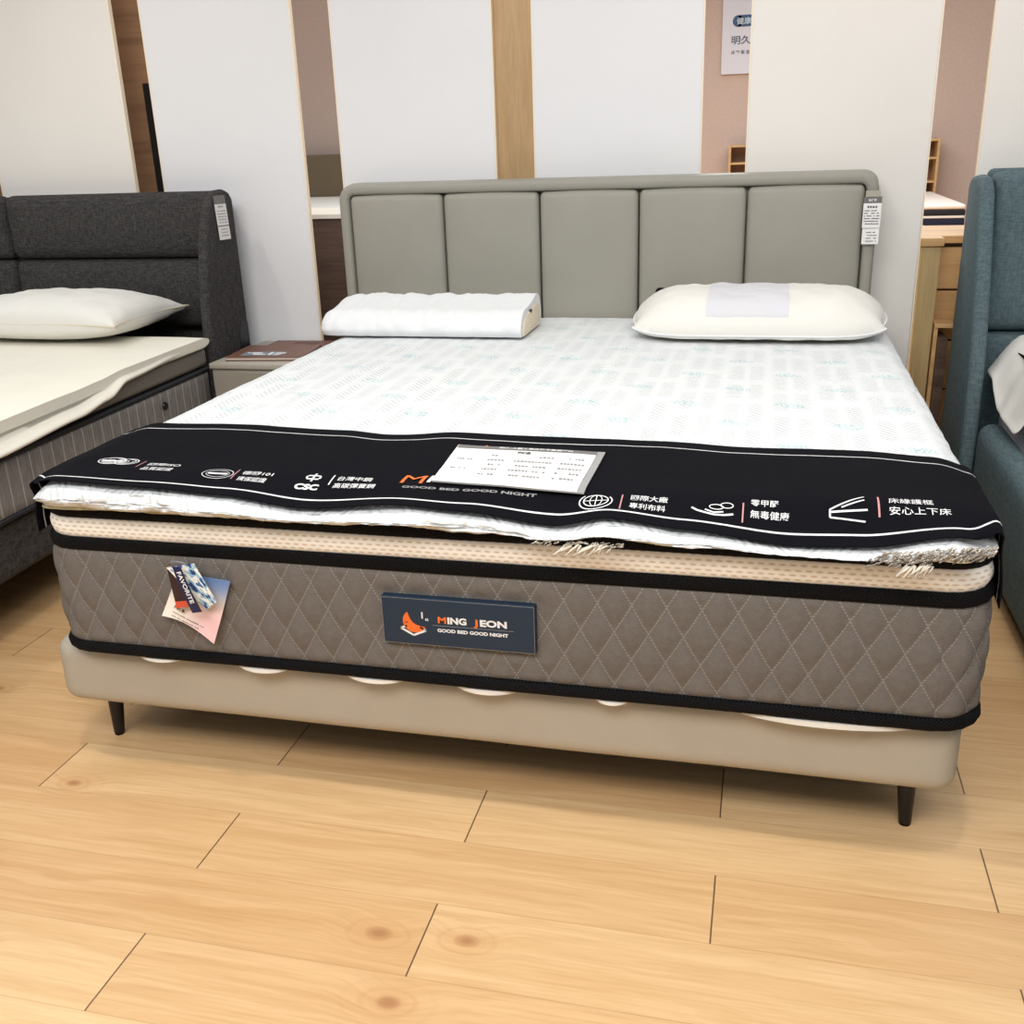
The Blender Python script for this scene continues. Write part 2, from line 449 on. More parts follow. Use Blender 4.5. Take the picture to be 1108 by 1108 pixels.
def mesh_band_mat():
    m = bpy.data.materials.new('cream_spacer_mesh'); t = NT(m)
    u, v, _ = t.xyz(t.coord('UV'))
    rr = t.m('DIVIDE', v, .0085); row = t.m('FLOOR', rr)
    fx = t.m('SUBTRACT', t.m('FRACT', t.m('ADD', t.m('DIVIDE', u, .017), t.m('MULTIPLY', t.m('MODULO', row, 2.0), .5))), .5)
    fy = t.m('SUBTRACT', t.m('FRACT', rr), .5)
    d = t.m('SQRT', t.m('ADD', t.m('MULTIPLY', t.m('MULTIPLY', fx, fx), .75), t.m('MULTIPLY', t.m('MULTIPLY', fy, fy), 1.9)))
    hole = t.m('SUBTRACT', 1.0, t.sstep(d, .12, .44))
    t.color(t.mix(t.m('MULTIPLY', hole, .8), rgb(255, 252, 244), rgb(208, 188, 162)))
    t.bsdf.inputs['Roughness'].default_value = .8
    t.bump(hole, -.6, .003)
    return m
def tape_mat():
    m = bpy.data.materials.new('black_woven_tape'); t = NT(m)
    u, v, _ = t.xyz(t.coord('UV'))
    w = t.m('MULTIPLY', t.m('SINE', t.m('MULTIPLY', u, 900.0)), t.m('SINE', t.m('MULTIPLY', v, 1100.0)))
    t.color(t.mix(t.sstep(w, .2, 1), rgb(6, 6, 8), rgb(26, 26, 29)))
    t.bsdf.inputs['Roughness'].default_value = .75; t.bsdf.inputs['Specular IOR Level'].default_value = .15
    t.bump(w, .6, .002)
    return m
def topper_mat():
    m = bpy.data.materials.new('white_knit_quilt'); t = NT(m)
    v = t.coord(); x, y, z = t.xyz(v)
    # leaf-like chevron columns
    cx = t.m('DIVIDE', t.m('ADD', x, 2.0), .105); ci = t.m('FLOOR', cx); lx = t.m('SUBTRACT', t.m('FRACT', cx), .5)
    tri = t.m('ABSOLUTE', lx); sgn = t.m('SUBTRACT', t.m('MULTIPLY', t.m('MODULO', ci, 2.0), 2.0), 1.0)
    wob = t.noise(v, 5, 2, .5)
    ph = t.m('ADD', t.m('MULTIPLY', t.m('ADD', y, t.m('MULTIPLY', t.m('MULTIPLY', tri, .13), sgn)), 320.0), t.m('MULTIPLY', wob, 14.0))
    wave = t.m('SINE', ph)
    gate = t.m('MULTIPLY', t.sstep(tri, .01, .14), t.m('SUBTRACT', 1.0, t.sstep(tri, .30, .5)))
    row = t.m('FRACT', t.m('ADD', t.m('DIVIDE', t.m('ADD', y, 2.0), .21), t.m('MULTIPLY', t.m('MODULO', ci, 2.0), .5)))
    gate = t.m('MULTIPLY', gate, t.sstep(t.m('ABSOLUTE', t.m('SUBTRACT', row, .5)), .02, .2))
    wave = t.m('MULTIPLY', wave, gate)
    fine = t.noise(v, 260, 2, .6)
    # pale teal printed motifs in a half-drop grid
    gy = t.m('DIVIDE', t.m('ADD', y, .02), .16); r = t.m('FLOOR', gy)
    gx = t.m('ADD', t.m('DIVIDE', t.m('ADD', x, .02), .235), t.m('MULTIPLY', t.m('MODULO', r, 2.0), .5))
    fx = t.m('MULTIPLY', t.m('SUBTRACT', t.m('FRACT', gx), .5), .235); fy = t.m('MULTIPLY', t.m('SUBTRACT', t.m('FRACT', gy), .5), .16)
    sk = t.m('ADD', fx, t.m('MULTIPLY', fy, .45))
    rad = t.m('ADD', t.m('POWER', t.m('ABSOLUTE', t.m('DIVIDE', sk, .036)), 2.0), t.m('POWER', t.m('ABSOLUTE', t.m('DIVIDE', fy, .024)), 2.0))
    mask = t.m('SUBTRACT', 1.0, t.sstep(rad, .6, 1.1))
    lines = t.sstep(t.m('SINE', t.m('ADD', t.m('MULTIPLY', fx, 520.0), t.m('MULTIPLY', t.noise(v, 55, 2, .5), 22.0))), -.1, .7)
    f = t.m('MULTIPLY', t.m('MULTIPLY', mask, lines), .5)
    base = t.mix(t.m('MULTIPLY', t.sstep(wave, -.2, 1), .12), rgb(222, 225, 226), rgb(176, 187, 190))
    t.color(t.mix(f, base, rgb(132, 192, 198)))
    t.bsdf.inputs['Roughness'].default_value = .9; t.bsdf.inputs['Specular IOR Level'].default_value = .2
    t.bump(t.m('ADD', t.m('MULTIPLY', wave, .8), t.m('MULTIPLY', fine, .5)), .5, .004)
    return m
def runner_mat():
    m = bpy.data.materials.new('black_runner_cloth'); t = NT(m)
    u, v, _ = t.xyz(t.coord('UV'))
    w1 = t.m('LESS_THAN', t.m('ABSOLUTE', t.m('SUBTRACT', v, .025)), .0019)
    w2 = t.m('LESS_THAN', t.m('ABSOLUTE', t.m('SUBTRACT', v, .362)), .0016)
    ln = t.m('MAXIMUM', w1, w2)
    n = t.noise(t.coord('UV'), 700, 2, .6)
    t.color(t.mix(ln, t.mix(n, rgb(12, 12, 17), rgb(20, 20, 25)), rgb(226, 226, 226)))
    t.bsdf.inputs['Roughness'].default_value = .9; t.bsdf.inputs['Specular IOR Level'].default_value = .06
    t.bump(n, .15, .001)
    return m
def stripe_side_mat():
    m = bpy.data.materials.new('grey_pinstripe_ticking'); t = NT(m)
    x, y, z = t.xyz(t.coord())
    f = t.m('FRACT', t.m('DIVIDE', y, .048))
    st = t.m('LESS_THAN', t.m('ABSOLUTE', t.m('SUBTRACT', f, .5)), .05)
    n = t.noise(t.mapping(t.coord(), (1, 1, .1)), 260, 3, .6)
    c = t.mix(t.sstep(n, .3, .7), rgb(138, 133, 130), rgb(112, 107, 104))
    t.color(t.mix(t.m('MULTIPLY', st, .6), c, rgb(186, 182, 178)))
    t.bsdf.inputs['Roughness'].default_value = .9
    puff = t.m('ABSOLUTE', t.m('SINE', t.m('MULTIPLY', y, PI/.096)))
    t.bump(t.m('ADD', n, t.m('MULTIPLY', puff, 2.0)), .4, .003)
    return m
def quilted_grey_mat():
    m = bpy.data.materials.new('pale_grey_quilting'); t = NT(m)
    x, y, z = t.xyz(t.coord())
    a = t.m('SINE', t.m('MULTIPLY', t.m('ADD', y, z), 120.0)); b = t.m('SINE', t.m('MULTIPLY', t.m('SUBTRACT', y, z), 120.0))
    w = t.m('ABSOLUTE', t.m('MULTIPLY', a, b))
    t.color(t.mix(t.sstep(w, 0, .2), rgb(158, 158, 164), rgb(204, 202, 206)))
    t.bsdf.inputs['Roughness'].default_value = .9; t.bump(w, .5, .004)
    return m
TAPE = tape_mat(); TOPM = topper_mat()

# ---------------------------------------------------------------- setting
fl = G().box(-16, 16, -4.2, 10.4, -.06, 0).done('floor', floor_mat()); fl['kind'] = 'structure'
wb = G().box(-16, 16, 10.4, 10.52, 0, 3.4).done('wall_back', TAUPE); wb['kind'] = 'structure'

PY = 2.07
def panel(x0, x1, label, mat, z0=0.0, edge_left=False):
    p = thing('partition_panel', label, 'partition panel', ((x0+x1)/2, PY+.02, 0), 'white partition panels behind the beds')
    G().box(x0+.004, x1-.004, PY, PY+.022, z0, 2.75, .002, 1).done('board', mat, p)
    for xa in (x0, x1-.004): G().box(xa, xa+.004, PY+.001, PY+.021, z0, 2.75).done('edge_band', EDGE, p)
    return p
panel(-2.50, -1.89, 'tall warm white partition panel behind the charcoal headboard, left of the walnut strip', WARM_P)
panel(-1.77, -1.175, 'tall white partition panel between the charcoal bed and the beige bed, behind the nightstand', WHITE_P)
panel(-1.03, -.443, 'tall white partition panel behind the left part of the beige headboard', WHITE_P)
panel(-.307, .268, 'tall white partition panel behind the middle of the beige headboard, right of the oak strip', WHITE_P)
panel(.414, .990, 'tall warm white partition panel behind the right end of the beige headboard', WARM_P)
panel(1.136, 1.72, 'tall warm white partition panel behind the blue headboard', WARM_P)
o = G().box(-.45, -.30, PY+.042, PY+.06, 0, 2.75).done('oak_strip', OAK_L)
tag(o, 'light oak strip filling the gap between two white panels above the beige headboard', 'wood strip')
o = G().box(-2.05, -1.755, PY+.16, PY+.18, 0, 2.75).done('walnut_strip', WALNUT)
tag(o, 'walnut grained board seen in the gap above the charcoal headboard', 'wood strip')
# black slot lining beside walnut
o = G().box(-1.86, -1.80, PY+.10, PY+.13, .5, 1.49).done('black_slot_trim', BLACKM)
tag(o, 'narrow black vertical strip beside the walnut board', 'trim')
o = G().box(-2.66, -2.52, PY+.05, PY+.07, 0, 2.75).done('walnut_strip', WALNUT)
tag(o, 'walnut grained board at the far left edge above the charcoal headboard', 'wood strip')

# ---------------------------------------------------------------- central bed
bed = thing('upholstered_bed', 'beige upholstered double bed with a five-channel padded headboard under the grey quilted mattress', 'bed', (-.03, 1, 0))
def base_disp(p, q):
    k = .004*math.sin(p.x*5)*math.sin(p.z*20)
    return (p.x, p.y-(.003*ns(p.x*3, p.z*6) if q.y < -.5 else 0), p.z)
soft('base_rail', BEIGE, bed, -.925, .872, .025, 1.93, .130, .283, .045, .035, 60, 40, 8, disp=base_disp)
G().box(-.89, .84, .06, 1.90, .1265, .1295).done('bounce_blocker', BLACK, bed)  # unseen black sheet added under the base to cut bounced light
for (x, y) in ((-.872, .125), (.808, .125), (-.872, 1.8), (.808, 1.8)):
    s = 1 if x > 0 else -1
    G().tube([(x-.006*s, y+.004, .14), (x, y, .004), (x, y, 0)], [.020, .0115, .0105], 16).done('leg', BLACKM, bed)
# headboard: surround (rolled border) and five padded channels
HX0, HX1 = -.993, .835
def surround():
    g = G()
    # backing slab with rounded top corners
    r = .045; poly = [(HX0+.004, 0.02)]
    zt = 1.112
    for (cx, a0) in ((HX0+r, PI), (HX1-r, PI/2)):
        for i in range(9):
            a = a0-PI/2*i/8; poly.append((cx+r*math.cos(a), zt-r+r*math.sin(a)))
    poly.append((HX1-.004, .02))
    g.prism(poly, 'y', 1.97, 2.045)
    return g
surround().done('headboard_back', BEIGE_H, bed, 40, bevel=.012)
def border_pts():
    r = .04; w = .020; zt = 1.112
    pts = [(HX0+w, 1.955, .25), (HX0+w, 1.955, .6), (HX0+w, 1.955, .9)]
    for i in range(9):
        a = PI-PI/2*i/8; pts.append((HX0+w+r+r*math.cos(a), 1.955, zt-w-r+r*math.sin(a)))
    for i in range(1, 14): pts.append((HX0+w+r+(HX1-HX0-2*w-2*r)*i/14, 1.955, zt-w))
    for i in range(9):
        a = PI/2-PI/2*i/8; pts.append((HX1-w-r+r*math.cos(a), 1.955, zt-w-r+r*math.sin(a)))
    pts += [(HX1-w, 1.955, .9), (HX1-w, 1.955, .6), (HX1-w, 1.955, .25)]
    return pts
def border():
    g = G(); pts = [Vector(p) for p in border_pts()]
    rings = []; n = 14
    for i, p in enumerate(pts):
        d = (pts[min(i+1, len(pts)-1)]-pts[max(i-1, 0)]).normalized(); a = d.cross(Vector((0, 1, 0))).normalized()
        ring = []
        for k in range(n):
            t = 2*PI*k/n; c, s_ = math.cos(t), math.sin(t)
            e = lambda q: math.copysign(abs(q)**.6, q)
            ring.append(p+a*e(c)*.020+Vector((0, 1, 0))*e(s_)*.034)
        rings.append(ring)
    vs = [v for r in rings for v in r]
    fs = [(i*n+k, i*n+(k+1) % n, (i+1)*n+(k+1) % n, (i+1)*n+k) for i in range(len(pts)-1) for k in range(n)]
    fs += [tuple(range(n)), tuple(range((len(pts)-1)*n, len(pts)*n))]
    return g.add(vs, fs)
border().done('headboard_border', BEIGE_H, bed, 60)
seams = [HX0+.041, -.605, -.262, .077, .428, HX1-.041]
for k in range(5):
    a, b = seams[k]+.0022, seams[k+1]-.0022
    def pd(p, q, a=a, b=b):
        u = (p.x-(a+b)/2)/((b-a)/2); w = (p.z-.5)/.6
        puff = .016*(1-u**4)*(1-max(w, 0)**6) if q.y < 0 else 0
        top = .004*math.cos(u*PI/2)*ss(p.z, 1.0, 1.07)
        return (p.x, p.y-puff, p.z+top)
    soft('headboard_channel', BEIGE_H, bed, a, b, 1.925, 1.985, .30, 1.070, .016, .022, 16, 2, 30, disp=pd)

# price tag hanging on the headboard's right edge
def hang_label(name, label, origin, ux, uz, w, parts, clear=.012):
    """paper label: origin top-left, ux right vector, uz down vector (unit); parts = list of (z0,z1,material)"""
    ux, uz = Vector(ux).normalized(), Vector(uz).normalized(); n = ux.cross(uz).normalized()
    O = Vector(origin)
    t = thing(name, label, 'price tag', origin)
    def F(off): return lambda u, v: O+ux*u+uz*v+n*off
    for (pn, z0, z1, u0, u1, mt) in parts:
        g = G(); pts = []
        for off in (-.0006, .0006):
            pts += [F(off)(u0, z0), F(off)(u1, z0), F(off)(u1, z1), F(off)(u0, z1)]
        g.add(pts, [(0, 1, 2, 3), (7, 6, 5, 4), (0, 4, 5, 1), (1, 5, 6, 2), (2, 6, 7, 3), (3, 7, 4, 0)])
        g.done(pn, mt, t)
    return t, F
CLEARM = plain('frosted_film', rgb(176, 170, 156), .3)
t1, F1 = hang_label('price_tag', 'white price tag with dark header hanging on the right edge of the beige headboard',
    (.788, 1.905, 1.052), (1, 0, 0), (0, 0, -1), .054,
    [('hanger', -.0, .018, .004, .048, CLEARM), ('header', .018, .038, 0, .054, GREYH), ('card', .038, .113, 0, .054, PAPER), ('lower_card', .115, .163, .002, .053, PAPER)])
k = Ink().text('價格表', .014, -.031, .008, .0002); k.done('title_text', INKW, t1, lambda u, v: F1(-.0012)(u, -v))
k = Ink().dashes(.012, .045, -.052, .007, 1, .3, .008)
for i in range(6): k.dashes(.004, .050, -.062-i*.008, .0035, 10+i, .25, .004)
for i in range(4): k.dashes(.014, .048, -.128-i*.009, .003, 30+i, .25, .004)
k.done('printed_text', INKD, t1, lambda u, v: F1(-.0012)(u, -v))

# ---------------------------------------------------------------- mattress
mat_t = thing('mattress', 'thick grey diamond-quilted mattress with black piping and a cream mesh band on the beige bed', 'mattress', (.005, .95, .284))
MX0, MX1, MY0, MY1 = -.876, .886, .0, 1.90
P1, L1 = rrpath(MX0, MX1, MY0, MY1, .075, .006)
def qf(s, z):
    xf = MX0+.075+(s-(L1-(MX1-MX0-.15)))
    bm_ = 1-ss(xf, -.20, -.15)*(1-ss(xf, .135, .185))*ss(z, .34, .37)*(1-ss(z, .462, .49))
    a = s/.060+z/.105; b = s/.060-z/.105
    return bm_*.0085*math.sqrt(abs(math.sin(PI*a)*math.sin(PI*b)))*ss(z, .300, .315)*(1-ss(z, .497, .51))
N = 40
prof = [(.004*math.sin(PI*i/N)-.001, .300+.212*i/N) for i in range(N+1)]
band('quilted_border', quilt_side_mat(), mat_t, P1, prof, qf)
P2, _ = rrpath(MX0, MX1, MY0, MY1, .075, .02)
def tape_prof(z0, z1, bulge, inner=-.03, n=9):
    zc = (z0+z1)/2; h = (z1-z0)/2
    return [(inner, z0)]+[(bulge*math.sin(PI*i/n)**.7-.001, zc-h*math.cos(PI*i/n)) for i in range(n+1)]+[(inner, z1)]
def wav(a, f, ph): return lambda s, z: a*math.sin(s*f+ph)
# bottom, middle and top piping
band('piping', TAPE, mat_t, P2, tape_prof(.281, .305, .013), wav(.001, 9, 0))
band('piping', TAPE, mat_t, P2, tape_prof(.507, .533, .008), wav(.001, 7, 1))
P3, _ = rrpath(MX0+.008, MX1-.006, MY0+.004, MY1, .07, .02)
band('mesh_border', mesh_band_mat(), mat_t, P3, [(-.02, .53)]+[(.010*math.sin(PI*i/12)**.6-.002, .530+.046*i/12) for i in range(13)]+[(-.02, .576)])
band('piping', TAPE, mat_t, P3, tape_prof(.573, .600, .008), wav(.0015, 8, 2))
# top ticking and underside
g = G(); g.prism([(p[0]-p[2]*.02, p[1]-p[3]*.02) for p in P3], 'z', .590, .5985); g.done('top_ticking', PILLOWW, mat_t)
g = G(); g.prism([(p[0]-p[2]*.02, p[1]-p[3]*.02) for p in P2], 'z', .284, .290); g.done('bottom_ticking', BLACK, mat_t)
# badge
bd = soft('brand_badge', NAVY, mat_t, -.152, .137, -.0165, .004, .368, .463, .004, .003, 10, 1, 4)
bd['label'] = 'navy badge with an orange moon and brand name'
BY = -.0171
def BF(u, v): return (u, BY, v)
def bprt(name, mt, f):
    k = Ink(); f(k); return k.done(name, mt, bd, BF)
bprt('lettering', INKW, lambda k: k.text('ING', -.026, .4165, .0175, .0008, width=.036))
bprt('lettering', INKW, lambda k: k.text('EON', .035, .4165, .0175, .0008, width=.050))
bprt('slogan', INKW, lambda k: k.text('GOOD BED GOOD NIGHT', -.046, .3985, .0090, .0004, width=.133))
bprt('rule_line', INKG, lambda k: k.rect(-.055, .097, .4105, .4113))
bprt('bed_mark', INKW, lambda k: k.line([(-.116, .401), (-.092, .388), (-.068, .399)], .0040).line([(-.116, .401), (-.104, .406)], .0035).line([(-.068, .399), (-.079, .405)], .0035))
bprt('ordinal_mark', INKW, lambda k: k.text('1', -.078, .4235, .017, .0006).text('st', -.0685, .419, .009, .0002))
bprt('orange_lettering', INKO, lambda k: k.text('M', -.044, .4165, .0175, .0006, width=.0155))
bprt('orange_lettering', INKO, lambda k: k.text('J', .023, .4165, .0175, .0006, width=.008))
# crescent moon
def moon(k, cx, cz, R, rot, sx=1, sy=1):
    pts = []
    for i in range(25):
        a = rot+PI*.42+(2*PI-PI*.84)*i/24; pts.append((cx+R*math.cos(a)*sx, cz+R*math.sin(a)*sy))
    e0, e1 = pts[-1], pts[0]
    mx, mz = (e0[0]+e1[0])/2, (e0[1]+e1[1])/2
    for i in range(1, 12):
        t = i/12; px, pz = e0[0]+(e1[0]-e0[0])*t, e0[1]+(e1[1]-e0[1])*t
        d = math.sin(PI*t)*R*.42
        pts.append((px-math.cos(rot)*d*sx, pz-math.sin(rot)*d*sy))
    n = len(pts); c = (cx-math.cos(rot)*R*.5*sx, cz-math.sin(rot)*R*.5*sy)
    k.add([c]+pts, [(0, i+1, (i+1) % n+1) for i in range(n)])
k = Ink(); moon(k, -.089, .416, .0225, PI*.27); k.done('moon_mark', INKO, bd, BF)
k = Ink().line([(-.108, .4145), (-.105, .4125), (-.101, .4150)], .0012); k.done('eye_mark', INKD, bd, lambda u, v: (u, BY-.0006, v))
k = Ink()
for (a, b) in (((-.150, .370), (.135, .370)), ((-.150, .461), (.135, .461)), ((-.150, .370), (-.150, .461)), ((.135, .370), (.135, .461))):
    L = (Vector(b)-Vector(a)).length; n = int(L/.004)
    for i in range(n):
        p = Vector(a).lerp(Vector(b), (i+.15)/n); q = Vector(a).lerp(Vector(b), (i+.8)/n); k.line([p[:], q[:]], .0009)
k.done('stitching', INKG, bd, lambda u, v: BF(u, v))

# plastic wrap slivers between mattress and base
FILM = plain('white_wrapping_film', rgb(226, 222, 212), .5)
for (x0, x1, d) in ((-.70, -.59, .006), (-.48, -.36, .009), (-.25, -.12, .008), (-.03, .10, .010), (.235, .305, .006), (.48, .80, .012)):
    g = G(); n = 14; vs = []
    for i in range(n+1):
        u = i/n; x = x0+(x1-x0)*u; e = .75*d*math.sin(PI*u)**.45
        y = .016-.026*math.sin(PI*u)**.5
        vs += [(x, .06, .2835), (x, y, .2805), (x, y-.001, .2795-e), (x, .06, .2825)]
    fs = []
    for i in range(n):
        for k_ in range(4): fs.append((i*4+k_, (i+1)*4+k_, (i+1)*4+(k_+1) % 4, i*4+(k_+1) % 4))
    fs += [(0, 1, 2, 3), (n*4+3, n*4+2, n*4+1, n*4)]
    g.add(vs, fs)
    o = g.done('wrapping_film', FILM)
    tag(o, 'sliver of white wrapping film poking out under the grey mattress piping', 'wrapping film', 'wrapping film slivers under the mattress')

# ---------------------------------------------------------------- white topper
LIP = [(-.87, .640), (-.783, .662), (-.6, .655), (-.437, .648), (-.276, .632), (-.1, .648), (.017, .641), (.178, .622), (.272, .642), (.393, .631), (.569, .613), (.667, .616), (.813, .640), (.875, .622)]
def HT(x, y):
    """height of the topper's upper surface"""
    base = .660+.0035*ns(x, y, 0, 3.2)+.0015*ns(x, y, 5, 12)
    e = ss(y, -.055, .06)
    z = interp(LIP, x)*(1-e)+base*e
    # slight fall towards the long sides
    ex = max(ss(-x, .80, .89), ss(x, .81, .90))
    return z-.018*ex
tp = thing('mattress_topper', 'white quilted knit topper with a folded fluffy front edge lying on the grey mattress', 'mattress topper', (.005, .95, .5995))
TX0, TX1, TY0, TY1, TZ0 = -.872, .880, -.056, 1.905, .5995
def tdisp(p, q):
    t = (p.z-TZ0)/(.652-TZ0)
    H = HT(p.x, p.y)-.004
    y = p.y; x = p.x
    if y < .10:
        fr = 1-ss(y, -.03, .10)
        lump = ns(x, t*.35, 3, 9)*.012+ns(x, t, 9, 34)*.006+ns(x, t, 4, 90)*.0025
        y += fr*(lump+.010*(1-math.sin(PI*min(max(t, 0), 1))))*(1 if abs(q.z) < .98 else .3)
        zb = TZ0+fr*(.0005+.005*abs(ns(x, 0, 11, 6))+.005*abs(ns(x, 0, 2, 20)))
    else: zb = TZ0
    z = zb+(H-zb)*t
    if y < .2:
        c_ = max(ss(-x, .79, .872), ss(x, .80, .88)); y += .050*c_*(1-ss(y, .0, .2))
    if x < -.8 or x > .8: x += .004*ns(y, t, 6, 14)
    if t > .7: z += .0012*ns(x, y, 8, 42)
    return (x, y, z)
vs, fs = dbox(TX0, TX1, TY0, TY1, TZ0, .652, .045, .024, 230, 200, 6, disp=tdisp)
obj('quilted_cover', mesh('quilted_cover', vs, fs, 70), TOPM, tp)
# thin underlayer peeking out at the front
FUZZ = plain('fleece_white', rgb(244, 243, 236), .95, grain=.10, gscale=120, bump=.5, bscale=160)
LAYER = plain('pale_green_lining', rgb(214, 220, 200), .9, grain=.35, gscale=30, c2=rgb(160, 140, 84))
def layer_disp(p, q):
    y = p.y
    if q.y < 0: y += .012*ns(p.x, 0, 1, 7)+.004*ns(p.x, 0, 4, 40)
    return (p.x, y, p.z)
soft('lining_layer', LAYER, tp, -.83, -.42, -.028, .06, .5998, .6085, .012, .004, 60, 3, 1, disp=layer_disp)
soft('lining_layer', FUZZ, tp, .62, .84, -.042, .05, .5998, .612, .018, .0055, 40, 3, 1, disp=layer_disp)
# fluffy piled edge: short fibres along the front
def fringe(name, label, xs, n, length, z0, drop, mats, spread=.004, y=-.046, lean=.4, rad=.0011):
    g = G(); rnd = random.Random(n)
    for i in range(n):
        x = rnd.uniform(*xs); z = z0(x)+rnd.uniform(-spread, spread); L = length*rnd.uniform(.5, 1.1); yy = y+rnd.uniform(-.004, .006)
        dx = -L*lean*rnd.uniform(.5, 1.4); dz = -L*drop*rnd.uniform(.6, 1.1); dy = -L*.25*rnd.uniform(0, 1)
        g.tube([(x, yy, z), (x+dx*.4, yy+dy, z+dz*.35), (x+dx, yy+dy*1.1, z+dz)], [rad, rad*1.2, rad*.7], 5)
    o = g.done(name, mats, tp, 80); o['label'] = label
    return o
BROWNF = plain('brown_frayed_yarn', rgb(84, 70, 58), .95, grain=.5, gscale=400, c2=rgb(226, 220, 208))
TASS = plain('cream_yarn', rgb(228, 222, 208), .9, grain=.2, gscale=500)
GREYF = plain('grey_frayed_yarn', rgb(150, 142, 132), .95, grain=.3, gscale=400)
fringe('frayed_tassel', 'cream yarn tassel', (.205, .285), 26, .030, lambda x: .603, .75, TASS, .003, -.058, .75, .0016)
fringe('frayed_tassel', 'brown frayed yarn', (.15, .30), 70, .010, lambda x: .606, .4, BROWNF, .003, -.060, .8, .0009)
fringe('frayed_tassel', 'tangled brown and cream yarn', (.70, .86), 260, .011, lambda x: .612+.13*(x-.70), .5, BROWNF, .009, -.062, .7, .0011)
fringe('frayed_tassel', 'cream yarn tangle', (.68, .85), 110, .011, lambda x: .608+.13*(x-.70), .6, GREYF, .009, -.063, .8, .0012)
fringe('frayed_tassel', 'cream yarn tassel', (.735, .775), 26, .028, lambda x: .603, .8, TASS, .003, -.062, .5, .0014)

# ---------------------------------------------------------------- black runner
RB = [(-.90, .36), (-.788, .363), (-.612, .378), (-.364, .362), (-.238, .336), (-.098, .369), (.14, .352), (.361, .358), (.469, .340), (.639, .340), (.83, .312), (.90, .30)]
def run_xy(s, v):
    """s: across the bed; v in 0..1 from front edge to back edge -> x, y"""
    yb = interp(RB, max(min(s, .9), -.9)); yf = -.043+.003*math.sin(s*9)+.055*max(ss(-s, .80, .875), ss(s, .815, .885))
    return yf+(yb-yf)*v
def run_pt(s, y, lift=.0045):
    f = max(ss(-s, .868, .93), ss(s, .876, .94)); y = y+f*.022*(1-ss(y, -.04, .15))
    return run_pt0(s, y, lift)
def run_pt0(s, y, lift):
    """point of the runner's surface at across-distance s and depth y"""
    edge_l, edge_r, rr = -.862, .866, .020
    if s < edge_l:
        d = edge_l-s; zt = HT(edge_l, y)+lift; 
        a = min(d/rr, PI/2); x = edge_l-rr*math.sin(a); z = zt-rr*(1-math.cos(a))
        if d > rr*PI/2:
            dd = d-rr*PI/2; z -= dd; x -= .012*ss(dd, 0, .08)
        return x, y, z
    if s > edge_r:
        d = s-edge_r; zt = HT(edge_r, y)+lift
        a = min(d/rr, PI/2); x = edge_r+rr*math.sin(a); z = zt-rr*(1-math.cos(a))
        if d > rr*PI/2:
            dd = d-rr*PI/2; z -= dd; x += .010*ss(dd, 0, .1)
        return x, y, z
    z = HT(s, y)+lift
    return s, y, z
def make_runner():
    S0, S1, nS, nV = -.866-.125, .874+.150, 300, 44
    vs = []; uvs = []; n2 = (nV+1)
    for lay in (0, 1):
        for i in range(nS+1):
            s = S0+(S1-S0)*i/nS
            for j in range(nV+1):
                y = run_xy(s, j/nV)
                x, yy, z = run_pt(s, y, .0045 if lay == 0 else .0025)
                if lay == 1:
                    if s < -.866: x += .002
                    if s > .874: x -= .002
                vs.append((x, yy, z)); uvs.append((s, y-run_xy(s, 0)+(0)))
    fs = []; o2 = (nS+1)*n2
    for i in range(nS):
        for j in range(nV):
            a = i*n2+j; fs.append((a, a+n2, a+n2+1, a+1)); fs.append((o2+a, o2+a+1, o2+a+n2+1, o2+a+n2))
    for i in range(nS):
        for j in (0, nV):
            a = i*n2+j; fs.append((a, a+n2, o2+a+n2, o2+a))
    for j in range(nV):
        for i in (0, nS):
            a = i*n2+j; fs.append((a, a+1, o2+a+1, o2+a))
    # the white lines follow the two long edges: v coordinate measured from front, rescaled to constant width
    for q in range(len(uvs)):
        s, d = uvs[q]; w = run_xy(s, 1)-run_xy(s, 0); uvs[q] = (s, d if d < w*.5 else .405-(w-d))
    me = mesh('bed_runner', vs, fs, 60, uvs)
    o = obj('bed_runner', me, runner_mat())
    return tag(o, 'black runner with white lines and lettering draped over the foot of the white topper', 'bed runner')
runner = make_runner()
def RP(u, v): x, y, z = run_pt(u, v, .0062); return (x, y, z)
def prt(name, mt, *calls, fn=RP, parent=runner):
    k = Ink()
    for c in calls: c(k)
    return k.done(name, mt, parent, fn, .007)
def two_lines(a, b, u, v, w1, w2, h=.0165, gap=.024):
    prt('caption', INKW, lambda k: k.text(a, u, v+gap*.5, h, .0001, width=w1))
    prt('caption', INKW, lambda k: k.text(b, u, v-gap*.5, h, .0001, width=w2))
def globes(k):
    k.ring(-.735, .082, .030, .020, .0022); k.ring(-.700, .078, .026, .019, .0022)
    for i in range(7): k.ring(-.735, .082, .004+.0038*i, .003+.0026*i, .0013, 14, i*.7, i*.7+4.2)
    for i in range(4): k.ring(-.700, .078, .005+.005*i, .004+.0036*i, .0018, 14, i*1.3, i*1.3+4.0)
    k.rect(-.758, -.712, .079, .085)
prt('globe_emblem', INKW, globes)
two_lines('國際ISO', '品質認證', -.645, .049, .070, .066)
prt('oval_emblem', INKW, lambda k: k.ring(-.478, .034, .032, .020, .0014).rect(-.498, -.458, .0315, .0375).ring(-.478, .034, .024, .013, .0010))
two_lines('德國101', '環保認證', -.430, .024, .062, .058)
def csc(k):
    k.text('CSC', -.313, .006, .021, .0010, width=.046)
    for (a, b, c, d) in ((-.300, -.276, .036, .040), (-.300, -.276, .048, .052), (-.290, -.286, .030, .060), (-.303, -.299, .040, .048), (-.277, -.273, .040, .048)): k.rect(a, b, c, d)
    k.rect(-.2515, -.2490, .022, .056)
prt('knot_emblem', INKW, csc)
